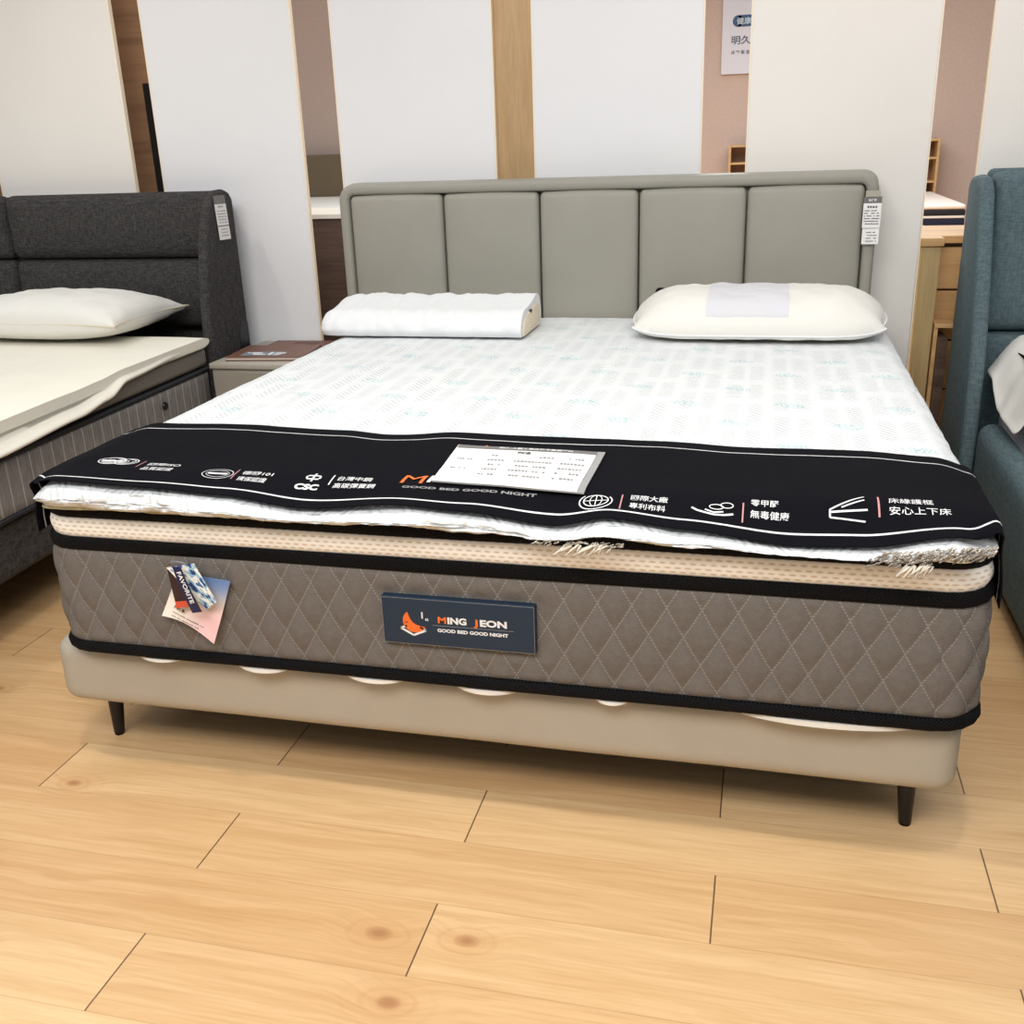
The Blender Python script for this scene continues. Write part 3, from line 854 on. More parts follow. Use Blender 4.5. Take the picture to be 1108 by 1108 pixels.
two_lines('台灣中鋼', '高碳彈簧鋼', -.240, .026, .066, .080)
for (w_, u_, l_) in (('I', -.0695, .0070), ('N', -.030, .032), ('G', .016, .032), ('EON', .095, .10)): prt('brand_lettering', INKW, lambda k: k.text(w_, u_, .042, .052, .0004, width=l_))
prt('slogan', INKG, lambda k: k.text('GOOD BED GOOD NIGHT', -.108, .017, .010, .0003, width=.245))
def laurel(k):
    k.ring(.242, .010, .022, .016, .0020); k.ring(.242, .010, .011, .016, .0014); k.rect(.242-.0008, .242+.0008, -.005, .026); k.rect(.221, .263, .0092, .0108)
    k.ring(.242, .008, .029, .022, .0022, 20, PI*.75, PI*2.2)
prt('laurel_emblem', INKW, laurel)
two_lines('國際大廠', '專利布料', .300, .005, .062, .060, .0165, .023)
prt('hand_leaf_emblem', INKW, lambda k: k.line([(.402, .010), (.412, .004), (.424, .001), (.438, -.002), (.456, -.001), (.470, .003)], .004).line([(.424, .008), (.438, .003), (.454, .006)], .003)
    .ring(.442, .016, .012, .0065, .0018).ring(.459, .021, .011, .007, .0018))
two_lines('零甲醛', '無毒健康', .497, .014, .045, .062)
prt('mattress_edge_emblem', INKW, lambda k: k.line([(.676, .004), (.622, .010), (.622, .025), (.676, .062)], .0030).line([(.622, .020), (.680, .026)], .0040).line([(.640, .030), (.676, .050)], .003))
prt('caption', INKW, lambda k: k.text('床緣護框', .713, .045, .0195, .0001, width=.068))
prt('caption', INKW, lambda k: k.text('安心上下床', .713, .018, .0195, .0001, width=.092))
prt('brand_lettering', INKO, lambda k: k.text('M', -.118, .036, .058, .0, width=.042))
prt('brand_lettering', INKO, lambda k: k.text('J', .066, .046, .045, .0008, width=.016))
prt('moon_mark', INKO, lambda k: moon(k, -.005, .262, .026, PI*.27))
for (a, b, c, d) in ((-.6620, -.6600, .048, .086), (-.4435, -.4415, .016, .056), (.2840, .2862, -.014, .030), (.4840, .4865, -.012, .030), (.6960, .6990, .012, .064)):
    prt('divider_line', INKP, lambda k: k.rect(a, b, c, d))

# price sheet in an acrylic sleeve on the runner
ps = thing('price_sheet', 'white printed price sheet with a grey header lying on the black runner', 'price sheet', (.075, .14, .664))
cA, cB, cC, cD = Vector((-.076, .272)), Vector((.222, .248)), Vector((.220, .018)), Vector((-.058, .039))
def PS(u, v, off=0.0):
    a = cA.lerp(cB, u); b = cD.lerp(cC, u); p = b.lerp(a, v)
    z = max(.6665, 0)+.0+.0015*math.sin(u*PI)*v
    z = max(HT(p.x, p.y), HT(p.x, p.y+.02), HT(p.x+.02, p.y))+.0090+off
    return (p.x, p.y, z)
def sheet(name, u0, u1, v0, v1, off, th, mt, parent):
    g = G(); n = 8; vs = []
    for i in range(n+1):
        for j in range(n+1):
            u = u0+(u1-u0)*i/n; v = v0+(v1-v0)*j/n; vs.append(PS(u, v, off))
    for i in range(n+1):
        for j in range(n+1):
            u = u0+(u1-u0)*i/n; v = v0+(v1-v0)*j/n; vs.append(PS(u, v, off-th))
    m = (n+1)**2; fs = []
    for i in range(n):
        for j in range(n):
            a = i*(n+1)+j; fs += [(a, a+n+1, a+n+2, a+1), (m+a, m+a+1, m+a+n+2, m+a+n+1)]
    for i in range(n):
        for j in (0, n):
            a = i*(n+1)+j; fs.append((a, a+n+1, m+a+n+1, m+a)); b = j*(n+1)+i; fs.append((b, b+1, m+b+1, m+b))
    g.add(vs, fs); return g.done(name, mt, parent)
SLEEVE = plain('grey_acrylic', rgb(150, 150, 148), .15, spec=.7)
sheet('sleeve', 0, 1, 0, 1, 0, .0022, SLEEVE, ps)
sheet('paper', .0, .955, .0, .975, .0014, .001, PAPER, ps)
sheet('header', .005, .955, .885, .972, .0020, .0004, GREYH, ps)
k = Ink()
k.text('明久‧人體工學床墊專賣標準價', .30, .905, .052, .0008, width=.50)
k.done('header_text', INKW, ps, lambda u, v: PS(u, v, .0030))
k = Ink(); k.text('建議價', .44, .79, .06, .002, width=.09)
k.done('title_text', INKD, ps, lambda u, v: PS(u, v, .0026))
def cell(u0, u1, v, h, seed, unit): Ink().dashes(u0, u1, v, h, seed, .3, unit).done('text_cell', INKG, ps, lambda u, v: PS(u, v, .0026))
for i, v in enumerate((.70, .575, .45, .325, .20)):
    if i == 0: cell(.28, .34, v, .035, 3, .025); cell(.58, .72, v, .035, 4, .025); cell(.80, .90, v, .03, 8, .02)
    else:
        if i % 2: cell(.06, .18, v, .03, 20+i, .018)
        cell(.27, .38, v, .034, 40+i, .022); cell(.45, .70, v, .034, 50+i, .022); cell(.76, .93, v, .034, 60+i, .022)

# ---------------------------------------------------------------- hang tags on the mattress front
TAGW = bpy.data.materials.new('gradient_tag_paper'); t = NT(TAGW)
x, y, z = t.xyz(t.coord('UV'))
c = t.mix(t.sstep(y, .35, 1.0), rgb(244, 232, 218), rgb(110, 140, 190))
c = t.mix(t.m('MULTIPLY', t.sstep(x, .2, .9), t.m('SUBTRACT', 1.0, t.sstep(y, .3, .7))), c, rgb(238, 196, 196))
t.color(c); t.bsdf.inputs['Roughness'].default_value = .5
def tag_sheet(name, pts4, y0, curl, mt, parent, n=12, th=.0008, bw=0.0):
    """pts4: (x,z) corners TL,TR,BR,BL on the mattress front; curl pushes towards viewer"""
    TL, TR, BR, BL = [Vector(p) for p in pts4]; vs = []; uvs = []
    for lay in (0, 1):
        for i in range(n+1):
            for j in range(n+1):
                u, v = i/n, j/n; p = TL.lerp(TR, u).lerp(BL.lerp(BR, u), v)
                y = y0-curl(u, v)+lay*th
                bow = bw*math.sin(PI*u)*v*v
                vs.append((p.x, y, p.y+bow)); uvs.append((u, 1-v))
    m = (n+1)**2; fs = []
    for i in range(n):
        for j in range(n):
            a = i*(n+1)+j; fs += [(a, a+n+1, a+n+2, a+1), (m+a, m+a+1, m+a+n+2, m+a+n+1)]
    for i in range(n):
        for j in (0, n):
            a = i*(n+1)+j; fs.append((a, a+n+1, m+a+n+1, m+a)); b = j*(n+1)+i; fs.append((b, b+1, m+b+1, m+b))
    return obj(name, mesh(name, vs, fs, 60, uvs), mt, parent)
tg = thing('hang_tag', 'pale pink and blue paper tag, lowest of the bundle on the mattress front', 'hang tag', (-.535, -.012, .42))
tag_sheet('card', [(-.566, .478), (-.452, .470), (-.500, .338), (-.607, .388)], -.014, lambda u, v: .010*v*v+.004*u, TAGW, tg, bw=.012)
k = Ink(); k.text('睡眠推薦', 0, 0, .008, .0003, width=.022)
for i in range(3): k.dashes(.0, .068-.008*i, -.010-i*.0085, .0022, 70+i, .3, .003)
ca, sa = math.cos(-.44), math.sin(-.44)
def TGF(u, v):
    x = -.575+u*ca-v*sa; z = .409+u*sa+v*ca
    return (x, -.0275, z)
k.done('printed_text', INKD, tg, TGF)
DKBR = plain('dark_maroon_card', rgb(52, 28, 30), .5); REDO = plain('red_orange_card', rgb(212, 84, 58), .5)
NAVYT = plain('navy_tag', rgb(20, 30, 72), .45)
WAVES = bpy.data.materials.new('blue_white_wave_card'); t = NT(WAVES)
w = t.noise(t.mapping(t.coord('UV'), (1.4, 1.4, 1)), 2.2, 2, .5)
cr = t.mix(t.sstep(w, .40, .43), rgb(42, 66, 120), rgb(150, 190, 214)); cr = t.mix(t.sstep(w, .48, .50), cr, rgb(240, 238, 228))
t.color(t.mix(t.sstep(w, .60, .62), cr, rgb(70, 110, 170)))
th2 = thing('hang_tag', 'dark maroon tag with a red-orange foot, left in the bundle on the mattress front', 'hang tag', (-.56, -.02, .45))
tag_sheet('card', [(-.575, .494), (-.545, .502), (-.528, .425), (-.566, .418)], -.030, lambda u, v: .003*v, DKBR, th2)
tag_sheet('red_foot', [(-.5655, .426), (-.538, .430), (-.537, .418), (-.566, .412)], -.0345, lambda u, v: .0, REDO, th2)
th3 = thing('hang_tag', 'blue and white wave-patterned tag, behind the navy strap in the bundle on the mattress front', 'hang tag', (-.51, -.02, .45))
tag_sheet('card', [(-.572, .497), (-.512, .510), (-.472, .436), (-.500, .415)], -.036, lambda u, v: .006*u*v, WAVES, th3)
th4 = thing('hang_tag', 'navy strap tag with white lettering on top of the bundle on the mattress front', 'hang tag', (-.53, -.02, .45))
tag_sheet('strap', [(-.551, .506), (-.533, .506), (-.502, .416), (-.523, .412)], -.048, lambda u, v: .003*math.sin(PI*v), NAVYT, th4)
k = Ink().text('FAVORITE', 0, 0, .0125, .0003, width=.066)
def T4(u, v):
    a = -1.27; ca_, sa_ = math.cos(a), math.sin(a); return (-.5395+u*ca_-v*sa_, -.0535, .497+u*sa_+v*ca_)
k.done('lettering', INKW, th4, T4)
tl = G(); lp = []
for i in range(21):
    a = PI*i/20; lp.append((-.546+.022*math.cos(a), -.030-.008*math.sin(a), .500+.012*math.sin(a)))
tl.tube(lp, .0022, 8, True, .6)
o = tl.done('tag_ribbon', plain('grey_ribbon', rgb(120, 122, 130), .4)); tag(o, 'dark ribbon loop holding the bundle of hang tags on the mattress front', 'ribbon')

# ---------------------------------------------------------------- pillows
def pillow(name, label, x0, x1, y0, y1, z0, h, mat, seed=1, corner=.03, pts=None, sag=0, parent=None, power=2.6, pv_=None, tilt=0, flat=.22, nu=80, nv=44, lip=.010):
    vs = []; idx = {}
    cx, cy = (x0+x1)/2, (y0+y1)/2; a, b = (x1-x0)/2, (y1-y0)/2
    def P(u, v, side):
        # corner pull: edges bow inwards between the corners
        pu = 1-corner/a*(1-abs(v)**3)*abs(u)**6; pv = 1-corner/b*(1-abs(u)**3)*abs(v)**6
        x = cx+a*u*pu; y = cy+b*v*pv
        th = (max(0, (1-abs(u)**power))*max(0, (1-abs(v)**(pv_ or power))))**.5
        wr = .0045*ns(x, y, seed, 14)+.003*ns(x*.5, y*2, seed+3, 34)
        edge = (1-th)
        if side > 0: z = z0+h*flat+(h*(1-flat))*th+wr*th*1.5+lip*edge*.4
        else: z = z0+h*flat*(1-th)+.0005
        z += tilt*(v+1)*.5-sag*(1-u*u)*th if side > 0 else tilt*(v+1)*.5*0
        z += .004*ns(u*3, v*3, seed+9, 2)*edge
        return (x, y, max(z, z0+.0003))
    def V(i, j, s):
        if i in (0, nu) or j in (0, nv): s = 0
        key = (i, j, s)
        if key not in idx:
            u = -math.cos(PI*i/nu)*.35+(2*i/nu-1)*.65; v = -math.cos(PI*j/nv)*.35+(2*j/nv-1)*.65
            idx[key] = len(vs); vs.append(P(u, v, 1 if s >= 0 else -1))
        return idx[key]
    fs = []
    for i in range(nu):
        for j in range(nv):
            fs.append((V(i, j, 1), V(i+1, j, 1), V(i+1, j+1, 1), V(i, j+1, 1)))
            fs.append((V(i, j, -1), V(i, j+1, -1), V(i+1, j+1, -1), V(i+1, j, -1)))
    return vs, fs
# contour pillow on the left: a roll-fronted block with an open right end
cp = thing('contour_pillow', 'white contour pillow in a wrinkled cover lying at the left of the beige headboard', 'pillow', (-.56, 1.6, .657))
def contour(name, mat, x0, x1, ya, yb, z0, seed):
    prof = []
    # profile in (y, z): front low roll, back high roll
    K = [(0, .0), (-.012, .022), (.004, .052), (.045, .074), (.10, .078), (.17, .088), (.225, .100), (.262, .092), (.285, .060), (.285, .02), (.27, 0)]
    n = 70; m = 44; vs = []
    def kp(t):
        f = t*(len(K)-1); i = min(int(f), len(K)-2); fr = f-i
        p0 = K[max(i-1, 0)]; p1 = K[i]; p2 = K[i+1]; p3 = K[min(i+2, len(K)-1)]
        return tuple(.5*((2*p1[c])+(-p0[c]+p2[c])*fr+(2*p0[c]-5*p1[c]+4*p2[c]-p3[c])*fr*fr+(-p0[c]+3*p1[c]-3*p2[c]+p3[c])*fr**3) for c in (0, 1))
    for i in range(n+1):
        u = i/n; x = x0+(x1-x0)*u
        endl = math.sqrt(max(0, 1-(1-min(u/.10, 1))**2)); 
        for j in range(m+1):
            py, pz = kp(j/m)
            sc = .62+.38*endl
            yy = ya+.14+(py-.14)*(.70+.30*endl)
            zz = z0+pz*sc*(1+.04*ns(u*6, 0, seed, 2))
            wr = .0045*ns(x*2.2, pz, seed, 16)+.0045*ns(x+.35*pz*math.sin(x*16), pz*.4, seed+4, 46)
            zz += wr*(1 if pz > .02 else .1); yy -= wr*.8
            vs.append((x+(.010*ns(py, pz, 5, 12) if i in (0,) else 0)+.03*(pz-.04)*(1-endl), yy, max(zz, z0)))
    fs = [(i*(m+1)+j, (i+1)*(m+1)+j, (i+1)*(m+1)+j+1, i*(m+1)+j+1) for i in range(n) for j in range(m)]
    fs += [(i*(m+1), (i+1)*(m+1), (i+1)*(m+1)+m, i*(m+1)+m) for i in range(n)]
    fs += [tuple(range(m+1)), tuple(range(n*(m+1), (n+1)*(m+1)))[::-1]]
    return vs, fs
vs, fs = contour('pillow_cover', PILLOWW, -.900, -.222, 1.445, 1.73, .6645, 3)
obj('pillow_cover', mesh('pillow_cover', vs, fs, 50), PILLOWW, cp)
# cream foam end and dark tab
cor = [(1.462, .664), (1.457, .684), (1.475, .705), (1.52, .724), (1.60, .732), (1.66, .740), (1.695, .728), (1.705, .69), (1.70, .664)]
G().prism(cor, 'x', -.232, -.2175).done('foam_end', plain('cream_foam', rgb(226, 214, 190), .9, bump=.3, bscale=200), cp, bevel=.003)
G().box(-.222, -.2150, 1.555, 1.575, .722, .733, .002, 1).done('fabric_tab', INKD, cp)
pr = []
for i in range(24):
    t_ = i/23; 
    yy = 1.45+.255*t_; pr.append((-.47+.055*t_*0+.02*math.sin(t_*3), yy, 0))
# right pillow: plump ivory pillow with a pale translucent band
rp = thing('pillow', 'plump ivory pillow with a pale grey band, right one of the beige bed', 'pillow', (.48, 1.62, .657))
def rp_fix(vs):
    out = []
    for (x, y, z) in vs:
        u = (x-.475)/.385; v = (y-1.64)/.235
        # top edge slimmer than bottom edge
        hh = max(0, z-.6645)/.125; k_ = (1-.09*ss(hh, .1, .95))*(1-.085*ss(-v, -.35, 1))*(1-.05*ss(v, .5, 1)); out.append((.478+(x-.475)*k_, y+.06*abs(u)**5*ss(-v, 0, 1), z+.012*abs(u)**8*(1-hh)))
    return out
vs, fs = pillow('pillow', '', 0.080, .874, 1.405, 1.875, .6645, .125, PILLOWC, 5, .012, power=7.0, pv_=3.2, flat=.06)
NU_, NV_ = 80, 44
rim = [(-math.cos(PI*i/NU_)*.35+(2*i/NU_-1)*.65, -1) for i in range(NU_)]+[(1, -math.cos(PI*j/NV_)*.35+(2*j/NV_-1)*.65) for j in range(NV_)]
rim += [(-a_, 1) for (a_, b_) in rim[:NU_]]+[(-1, -b_) for (a_, b_) in rim[NU_:]]
rimp = []
for (u, v) in rim+rim[:1]:
    pu = 1-.012/.397*(1-abs(v)**3)*abs(u)**6; pv = 1-.012/.235*(1-abs(u)**3)*abs(v)**6
    rimp.append((.477+.397*u*pu, 1.64+.235*v*pv, .6645+.125*.06+.006+.002))
vs = rp_fix(vs); rimp = [(x, y, z) for (x, y, z) in rp_fix(rimp)]
rpo = obj('pillow_body', mesh('pillow_body', vs, fs, 60), PILLOWC, rp)
G().tube(rimp, .0035, 6).done('piping', PILLOWW, rp, 80)
from mathutils.bvhtree import BVHTree
bvh = BVHTree.FromPolygons([Vector(v) for v in vs], fs)
def drop(x, y):
    h = bvh.ray_cast(Vector((x, y, 2)), Vector((0, 0, -1))); return h[0].z if h[0] else .66
g = G(); n, m_ = 56, 48; pv = []
for lay in (0.0022, .0004):
    for i in range(n+1):
        for j in range(m_+1):
            x = .335+.235*i/n; y = 1.432+.368*j/m_; pv.append((x, y, drop(x, y)+lay))
q = (n+1)*(m_+1); pf = []
for i in range(n):
    for j in range(m_):
        a = i*(m_+1)+j; pf += [(a, a+m_+1, a+m_+2, a+1), (q+a, q+a+1, q+a+m_+2, q+a+m_+1)]
for i in range(n):
    for j in (0, m_):
        a = i*(m_+1)+j; pf.append((a, a+m_+1, q+a+m_+1, q+a))
for j in range(m_):
    for i in (0, n):
        a = i*(m_+1)+j; pf.append((a, a+1, q+a+1, q+a))
g.add(pv, pf).done('pale_band', plain('pale_grey_satin', rgb(216, 216, 220), .8), rp, 60)
def piping(vs_path, r, name, mat, parent): G().tube(vs_path, r, 6).done(name, mat, parent, 80)
G().box(.150, .175, 1.80, 1.86, .745, .760, .003, 1).done('corner_tab', BLACK, rp)

# ---------------------------------------------------------------- left bed (charcoal)
lb = thing('upholstered_bed', 'charcoal fabric bed with a winged headboard of stacked cushions at the left edge', 'bed', (-2.38, 1.0, 0))
def wing(side, x_in, x_out, label=None, mat=CHARCOAL, parent=lb, prof=None, bevel=.016):
    G().prism(prof, 'x', x_in, x_out).done('headboard_wing', mat, parent, 50, bevel=bevel)
wprof = [(1.985, .03), (1.975, 1.070), (1.955, 1.096), (1.92, 1.106), (1.865, 1.104), (1.825, 1.085), (1.785, 1.03), (1.745, .93), (1.715, .80), (1.70, .68), (1.685, .5), (1.68, .2), (1.68, .03)]
wing(1, -1.470, -1.43, prof=wprof)
wing(-1, -3.33, -3.285, prof=wprof)
G().box(-3.27, -1.49, 1.99, 2.045, .1, 1.092, .012, 2).done('headboard_back', CHARCOAL, lb)
for (xa, xb) in ((-3.25, -2.392), (-2.388, -1.473)):
    for (za, zb, r) in ((.862, 1.100, .035), (.60, .858, .035)):
        def cd(p, q, za=za, zb=zb, xa=xa, xb=xb):
            u = (p.x-(xa+xb)/2)/((xb-xa)/2); w = (p.z-(za+zb)/2)/((zb-za)/2)
            return (p.x, p.y-(.022*(1-w*w)*(1-u**8) if q.y < 0 else 0), p.z)
        soft('headboard_cushion', CHARCOAL, lb, xa, xb, 1.925, 2.0, za, zb, .03, r, 30, 2, 12, disp=cd)
LBY0 = -.25
def sk(x, y): return x-.035*(y-.5)/1.0*.8   # the side runs slightly askew
def skew(fnprev=None):
    def f(p, q):
        return (sk(p.x, p.y), p.y, p.z)
    return f
soft('bed_base', CHARCOAL, lb, -3.23, -1.42, LBY0, 1.72, .17, .335, .03, .02, 20, 40, 4, disp=skew())
for (x, y) in ((-1.62, .0), (-3.05, .0), (-1.62, 1.5), (-3.05, 1.5)):
    G().tube([(x, y, .18), (x, y, 0)], [.022, .014], 14).done('leg', BLACKM, lb)
lm = thing('mattress', 'grey pinstriped mattress with dark piping on the charcoal bed', 'mattress', (-2.3, .8, .336))
soft('striped_border', stripe_side_mat(), lm, -3.22, -1.405, LBY0, 1.685, .340, .497, .05, .01, 20, 60, 6, disp=skew())
soft('upper_border', plain('taupe_grey_ticking', rgb(122, 116, 107), .9, grain=.2, gscale=200, bump=.3, bscale=400), lm, -3.22, -1.405, LBY0, 1.685, .505, .585, .05, .022, 20, 60, 6, disp=skew())
G().prism([(1.895, .45), (1.90, .59), (1.925, .632), (1.968, .618), (1.970, .45)], 'x', -1.4305, -1.4285).done('painted_shade_notch', BLACKM, lb)  # thin black plate on the wing's side stands in for a shadowed opening
PL, _ = rrpath(-3.22, -1.405, LBY0, 1.685, .05, .03)
PL = [(sk(a, b), b, c_, d, e) for (a, b, c_, d, e) in PL]
DKP = plain('dark_slate_piping', rgb(26, 28, 34), .7)
for zc in (.501, .340): band('piping', DKP, lm, PL, tape_prof(zc-.007, zc+.007, .006, -.02, 6))
vh = G(); vs = []
vh.tube([(sk(-1.399, 1.33), 1.33, .445), (sk(-1.394, 1.33), 1.33, .445)], [.014, .012], 16); vh.done('vent_eyelet', BLACKM, lm)
lp_ = thing('mattress_pad', 'cream mattress pad lying loosely on the charcoal bed with a drooping right edge', 'mattress pad', (-2.3, .8, .586))
def pad_disp(p, q):
    x, y, z = sk(p.x, p.y), p.y, p.z
    e = ss(p.x, -1.50, -1.385)
    droop = interp([(-.3, .085), (.5, .080), (.85, .066), (1.0, .050), (1.12, .022), (1.4, .010), (1.7, .012)], y)
    x += e*interp([(-.3, .018), (1.0, .014), (1.2, .0), (1.7, -.015)], y)
    z = z+.002*ns(x, y, 2, 5)*ss(z, .588, .605)-e*e*droop
    z += .001*ss(y, 1.45, 1.66)*ss(z, .55, .6)
    if e > .3: x = max(x, sk(-1.396, y)+.002)
    return (x, y, z)
soft('quilted_pad', CREAM, lp_, -3.2, -1.385, LBY0+.01, 1.67, .587, .618, .06, .014, 90, 90, 3, disp=pad_disp)
lpil = thing('pillow', 'white piped pillow lying on the cream pad of the charcoal bed', 'pillow', (-1.98, 1.65, .62))
vs, fs = pillow('p', '', -2.36, -1.615, 1.40, 1.87, .6205, .160, PILLOWW, 11, .030, power=2.6, flat=.42)
obj('pillow_body', mesh('pillow_body', vs, fs, 60), PILLOWC, lpil)
ring = []
for (u, v) in [(-1+2*i/30, -1) for i in range(30)]+[(1, -1+2*i/20) for i in range(20)]+[(1-2*i/30, 1) for i in range(30)]+[(-1, 1-2*i/20) for i in range(21)]:
    a_, b_ = .3725, .235; c0 = .035
    pu = 1-c0/a_*(1-abs(v)**3)*abs(u)**6; pv = 1-c0/b_*(1-abs(u)**3)*abs(v)**6
    ring.append((-1.9875+a_*u*pu*1.004, 1.635+b_*v*pv*1.006, .6205+.160*.42+.006+.003*ns(u*3, v*3, 1, 2)))
G().tube(ring, .0042, 6).done('piping', plain('cream_piping', rgb(222, 212, 190), .8), lpil, 80)
t2, F2 = hang_label('price_tag', 'white price tag with grey header hanging on the wing of the charcoal headboard',
    (-1.4245, 1.822, 1.088), (0, 1, -.02), (0, .07, -1), .085,
    [('header', .0, .030, 0, .080, GREYH), ('card', .030, .105, 0, .080, PAPER), ('lower_card', .108, .155, .0, .080, PAPER)])
k = Ink().dashes(.02, .06, -.042, .008, 1, .3, .010)
for i in range(5): k.dashes(.010, .072, -.056-i*.010, .004, 110+i, .25, .006)
for i in range(3): k.dashes(.018, .070, -.120-i*.011, .004, 130+i, .25, .006)
k.done('printed_text', INKG, t2, lambda u, v: F2(-.0012)(u, -v))

# ---------------------------------------------------------------- nightstand and catalogues
nsd = thing('nightstand', 'grey-beige nightstand between the charcoal bed and the beige bed', 'nightstand', (-1.17, 1.82, 0))
G().box(-1.395, -1.012, 1.61, 2.03, .03, .512, .004, 2).done('cabinet_body', STANDG, nsd)
G().box(-1.400, -1.008, 1.60, 2.035, .513, .532, .003, 2).done('table_top', plain('pale_grey_laminate', rgb(172, 166, 154), .4), nsd)
G().box(-1.388, -1.018, 1.598, 1.6095, .28, .505, .002, 1).done('drawer_front', STANDG, nsd)
G().box(-1.388, -1.018, 1.598, 1.6095, .045, .272, .002, 1).done('drawer_front', STANDG, nsd)
for (x, y) in ((-1.37, 1.64), (-1.04, 1.64), (-1.37, 2.0), (-1.04, 2.0)): G().tube([(x, y, .035), (x, y, 0)], .012, 10).done('leg', BLACKM, nsd)
def tilted_book(name, label, cx, cy, z, w, d, h, rot, mt, cat, page=True):
    t_ = thing(name, label, cat, (cx, cy, z)); t_.rotation_euler = (0, 0, rot)
    G().box(-w/2, w/2, -d/2, d/2, h*.82, h, .0008, 1).done('front_cover', mt, t_, loc=(0, 0, 0))
    G().box(-w/2, w/2, -d/2, d/2, 0, h*.18, .0008, 1).done('back_cover', mt, t_, loc=(0, 0, 0))
    G().box(-w/2+.003, w/2-.003, -d/2+.003, d/2-.003, h*.19, h*.81).done('pages', plain('catalogue_pages', rgb(206, 190, 176), .8), t_, loc=(0, 0, 0))
    return t_
BRN = plain('brown_catalogue_cover', rgb(116, 78, 62), .45, grain=.12, gscale=20)
b1 = tilted_book('catalogue', 'brown catalogue with a grey and white printed panel on the nightstand', -1.225, 1.765, .5335, .285, .225, .013, .10, BRN, 'catalogue')
k = Ink().rect(-.10, .045, -.085, -.015); k.done('grey_panel', plain('grey_blue_print', rgb(120, 130, 140), .5), b1, lambda u, v: (u, v, .0134)).location = (0, 0, 0)
k = Ink()
for (a, b, c_, d_) in ((-.070, -.030, -.050, -.030), (-.055, -.010, -.072, -.058), (.000, .012, -.075, -.025), (.020, .060, -.040, -.030), (.020, .060, -.058, -.048), (-.085, -.075, -.045, -.03), (.020, .050, -.076, -.066)): k.rect(a, b, c_, d_)
k.done('white_lettering', INKW, b1, lambda u, v: (u, v, .0138)).location = (0, 0, 0)
b2 = tilted_book('catalogue', 'brown catalogue lying open-ended behind the printed one on the nightstand', -1.185, 1.925, .5335, .26, .13, .010, .04, BRN, 'catalogue')
k = Ink().text('睡眠', -.04, -.01, .05, .001); k.done('dark_lettering', plain('dark_red_print', rgb(92, 40, 34), .5), b2, lambda u, v: (u, v, .0104)).location = (0, 0, 0)

# ---------------------------------------------------------------- right bed (blue)
rb = thing('upholstered_bed', 'blue-grey fabric bed with a winged headboard at the right edge', 'bed', (2.0, 1.0, 0))
rprof = [(2.045, .02), (2.045, 1.06), (2.02, 1.083), (1.95, 1.090), (1.885, 1.085), (1.845, 1.055), (1.80, .95), (1.74, .80), (1.685, .62), (1.655, .42), (1.65, .02)]
G().prism(rprof, 'x', 1.112, 1.158).done('headboard_wing', TEAL, rb, 50, bevel=.018)
G().prism(rprof, 'x', 2.83, 2.89).done('headboard_wing', TEAL, rb, 50, bevel=.018)
G().box(1.16, 2.84, 1.96, 2.045, .1, 1.105, .02, 3).done('headboard_back', TEAL, rb)
for (xa, xb) in ((1.160, 2.0), (2.002, 2.828)):
    for (za, zb) in ((.622, 1.098), (.20, .618)):
        def cd2(p, q, za=za, zb=zb, xa=xa, xb=xb):
            u = (p.x-(xa+xb)/2)/((xb-xa)/2); w = (p.z-(za+zb)/2)/((zb-za)/2)
            return (p.x, p.y-(.020*(1-w**4)*(1-u**8) if q.y < 0 else 0), p.z)
        soft('headboard_cushion', TEAL, rb, xa, xb, 1.86, 1.99, za, zb, .03, .03, 24, 2, 14, disp=cd2)
soft('side_rail', TEAL, rb, 1.150, 1.232, -.3, 1.66, .035, .385, .040, .045, 6, 40, 10)
soft('side_rail', TEAL, rb, 2.715, 2.85, -.3, 1.66, .035, .385, .06, .06, 6, 40, 10)
soft('foot_rail', TEAL, rb, 1.20, 2.80, -.42, -.28, .035, .385, .06, .06, 40, 6, 10)
G().box(1.236, 2.712, -.27, 1.86, .14, .27).done('slat_base', BLACK, rb)
for (x, y) in ((1.21, -.2), (2.79, -.2), (1.21, 1.5), (2.79, 1.5)): G().tube([(x, y, .05), (x, y, 0)], .02, 12).done('foot', BLACKM, rb)
rm = thing('mattress', 'pale grey quilted mattress on the blue-grey bed', 'mattress', (2.0, .8, .272))
soft('quilted_border', quilted_grey_mat(), rm, 1.236, 2.710, -.27, 1.82, .272, .59, .05, .03, 20, 60, 12)
rq = thing('folded_blanket', 'white blanket with black lining folded over the corner of the blue-grey bed', 'blanket', (1.5, 1.5, .6))
def blanket(p, q):
    e = 1-ss(p.x, 1.20, 1.30); y = p.y; z = p.z
    dip = interp([(1.0, .20), (1.3, .185), (1.55, .17), (1.70, .10)], y)
    z -= e*e*dip*(1 if q.z > -.5 else 1)
    x = p.x-.02*e+.010*ns(y, z, 3, 12)
    return (x, y+.008*ns(x, z, 7, 10), z+.006*ns(x, y, 4, 12)*(1-e))
soft('white_layer', PILLOWC, rq, 1.200, 1.95, 1.33, 1.80, 0.602, .632, .035, .014, 40, 24, 3, disp=blanket)
soft('black_lining', BLACK, rq, 1.236, 1.93, 1.10, 1.75, 0.591, .601, .03, .004, 40, 30, 2, disp=lambda p, q: (p.x, p.y, p.z))

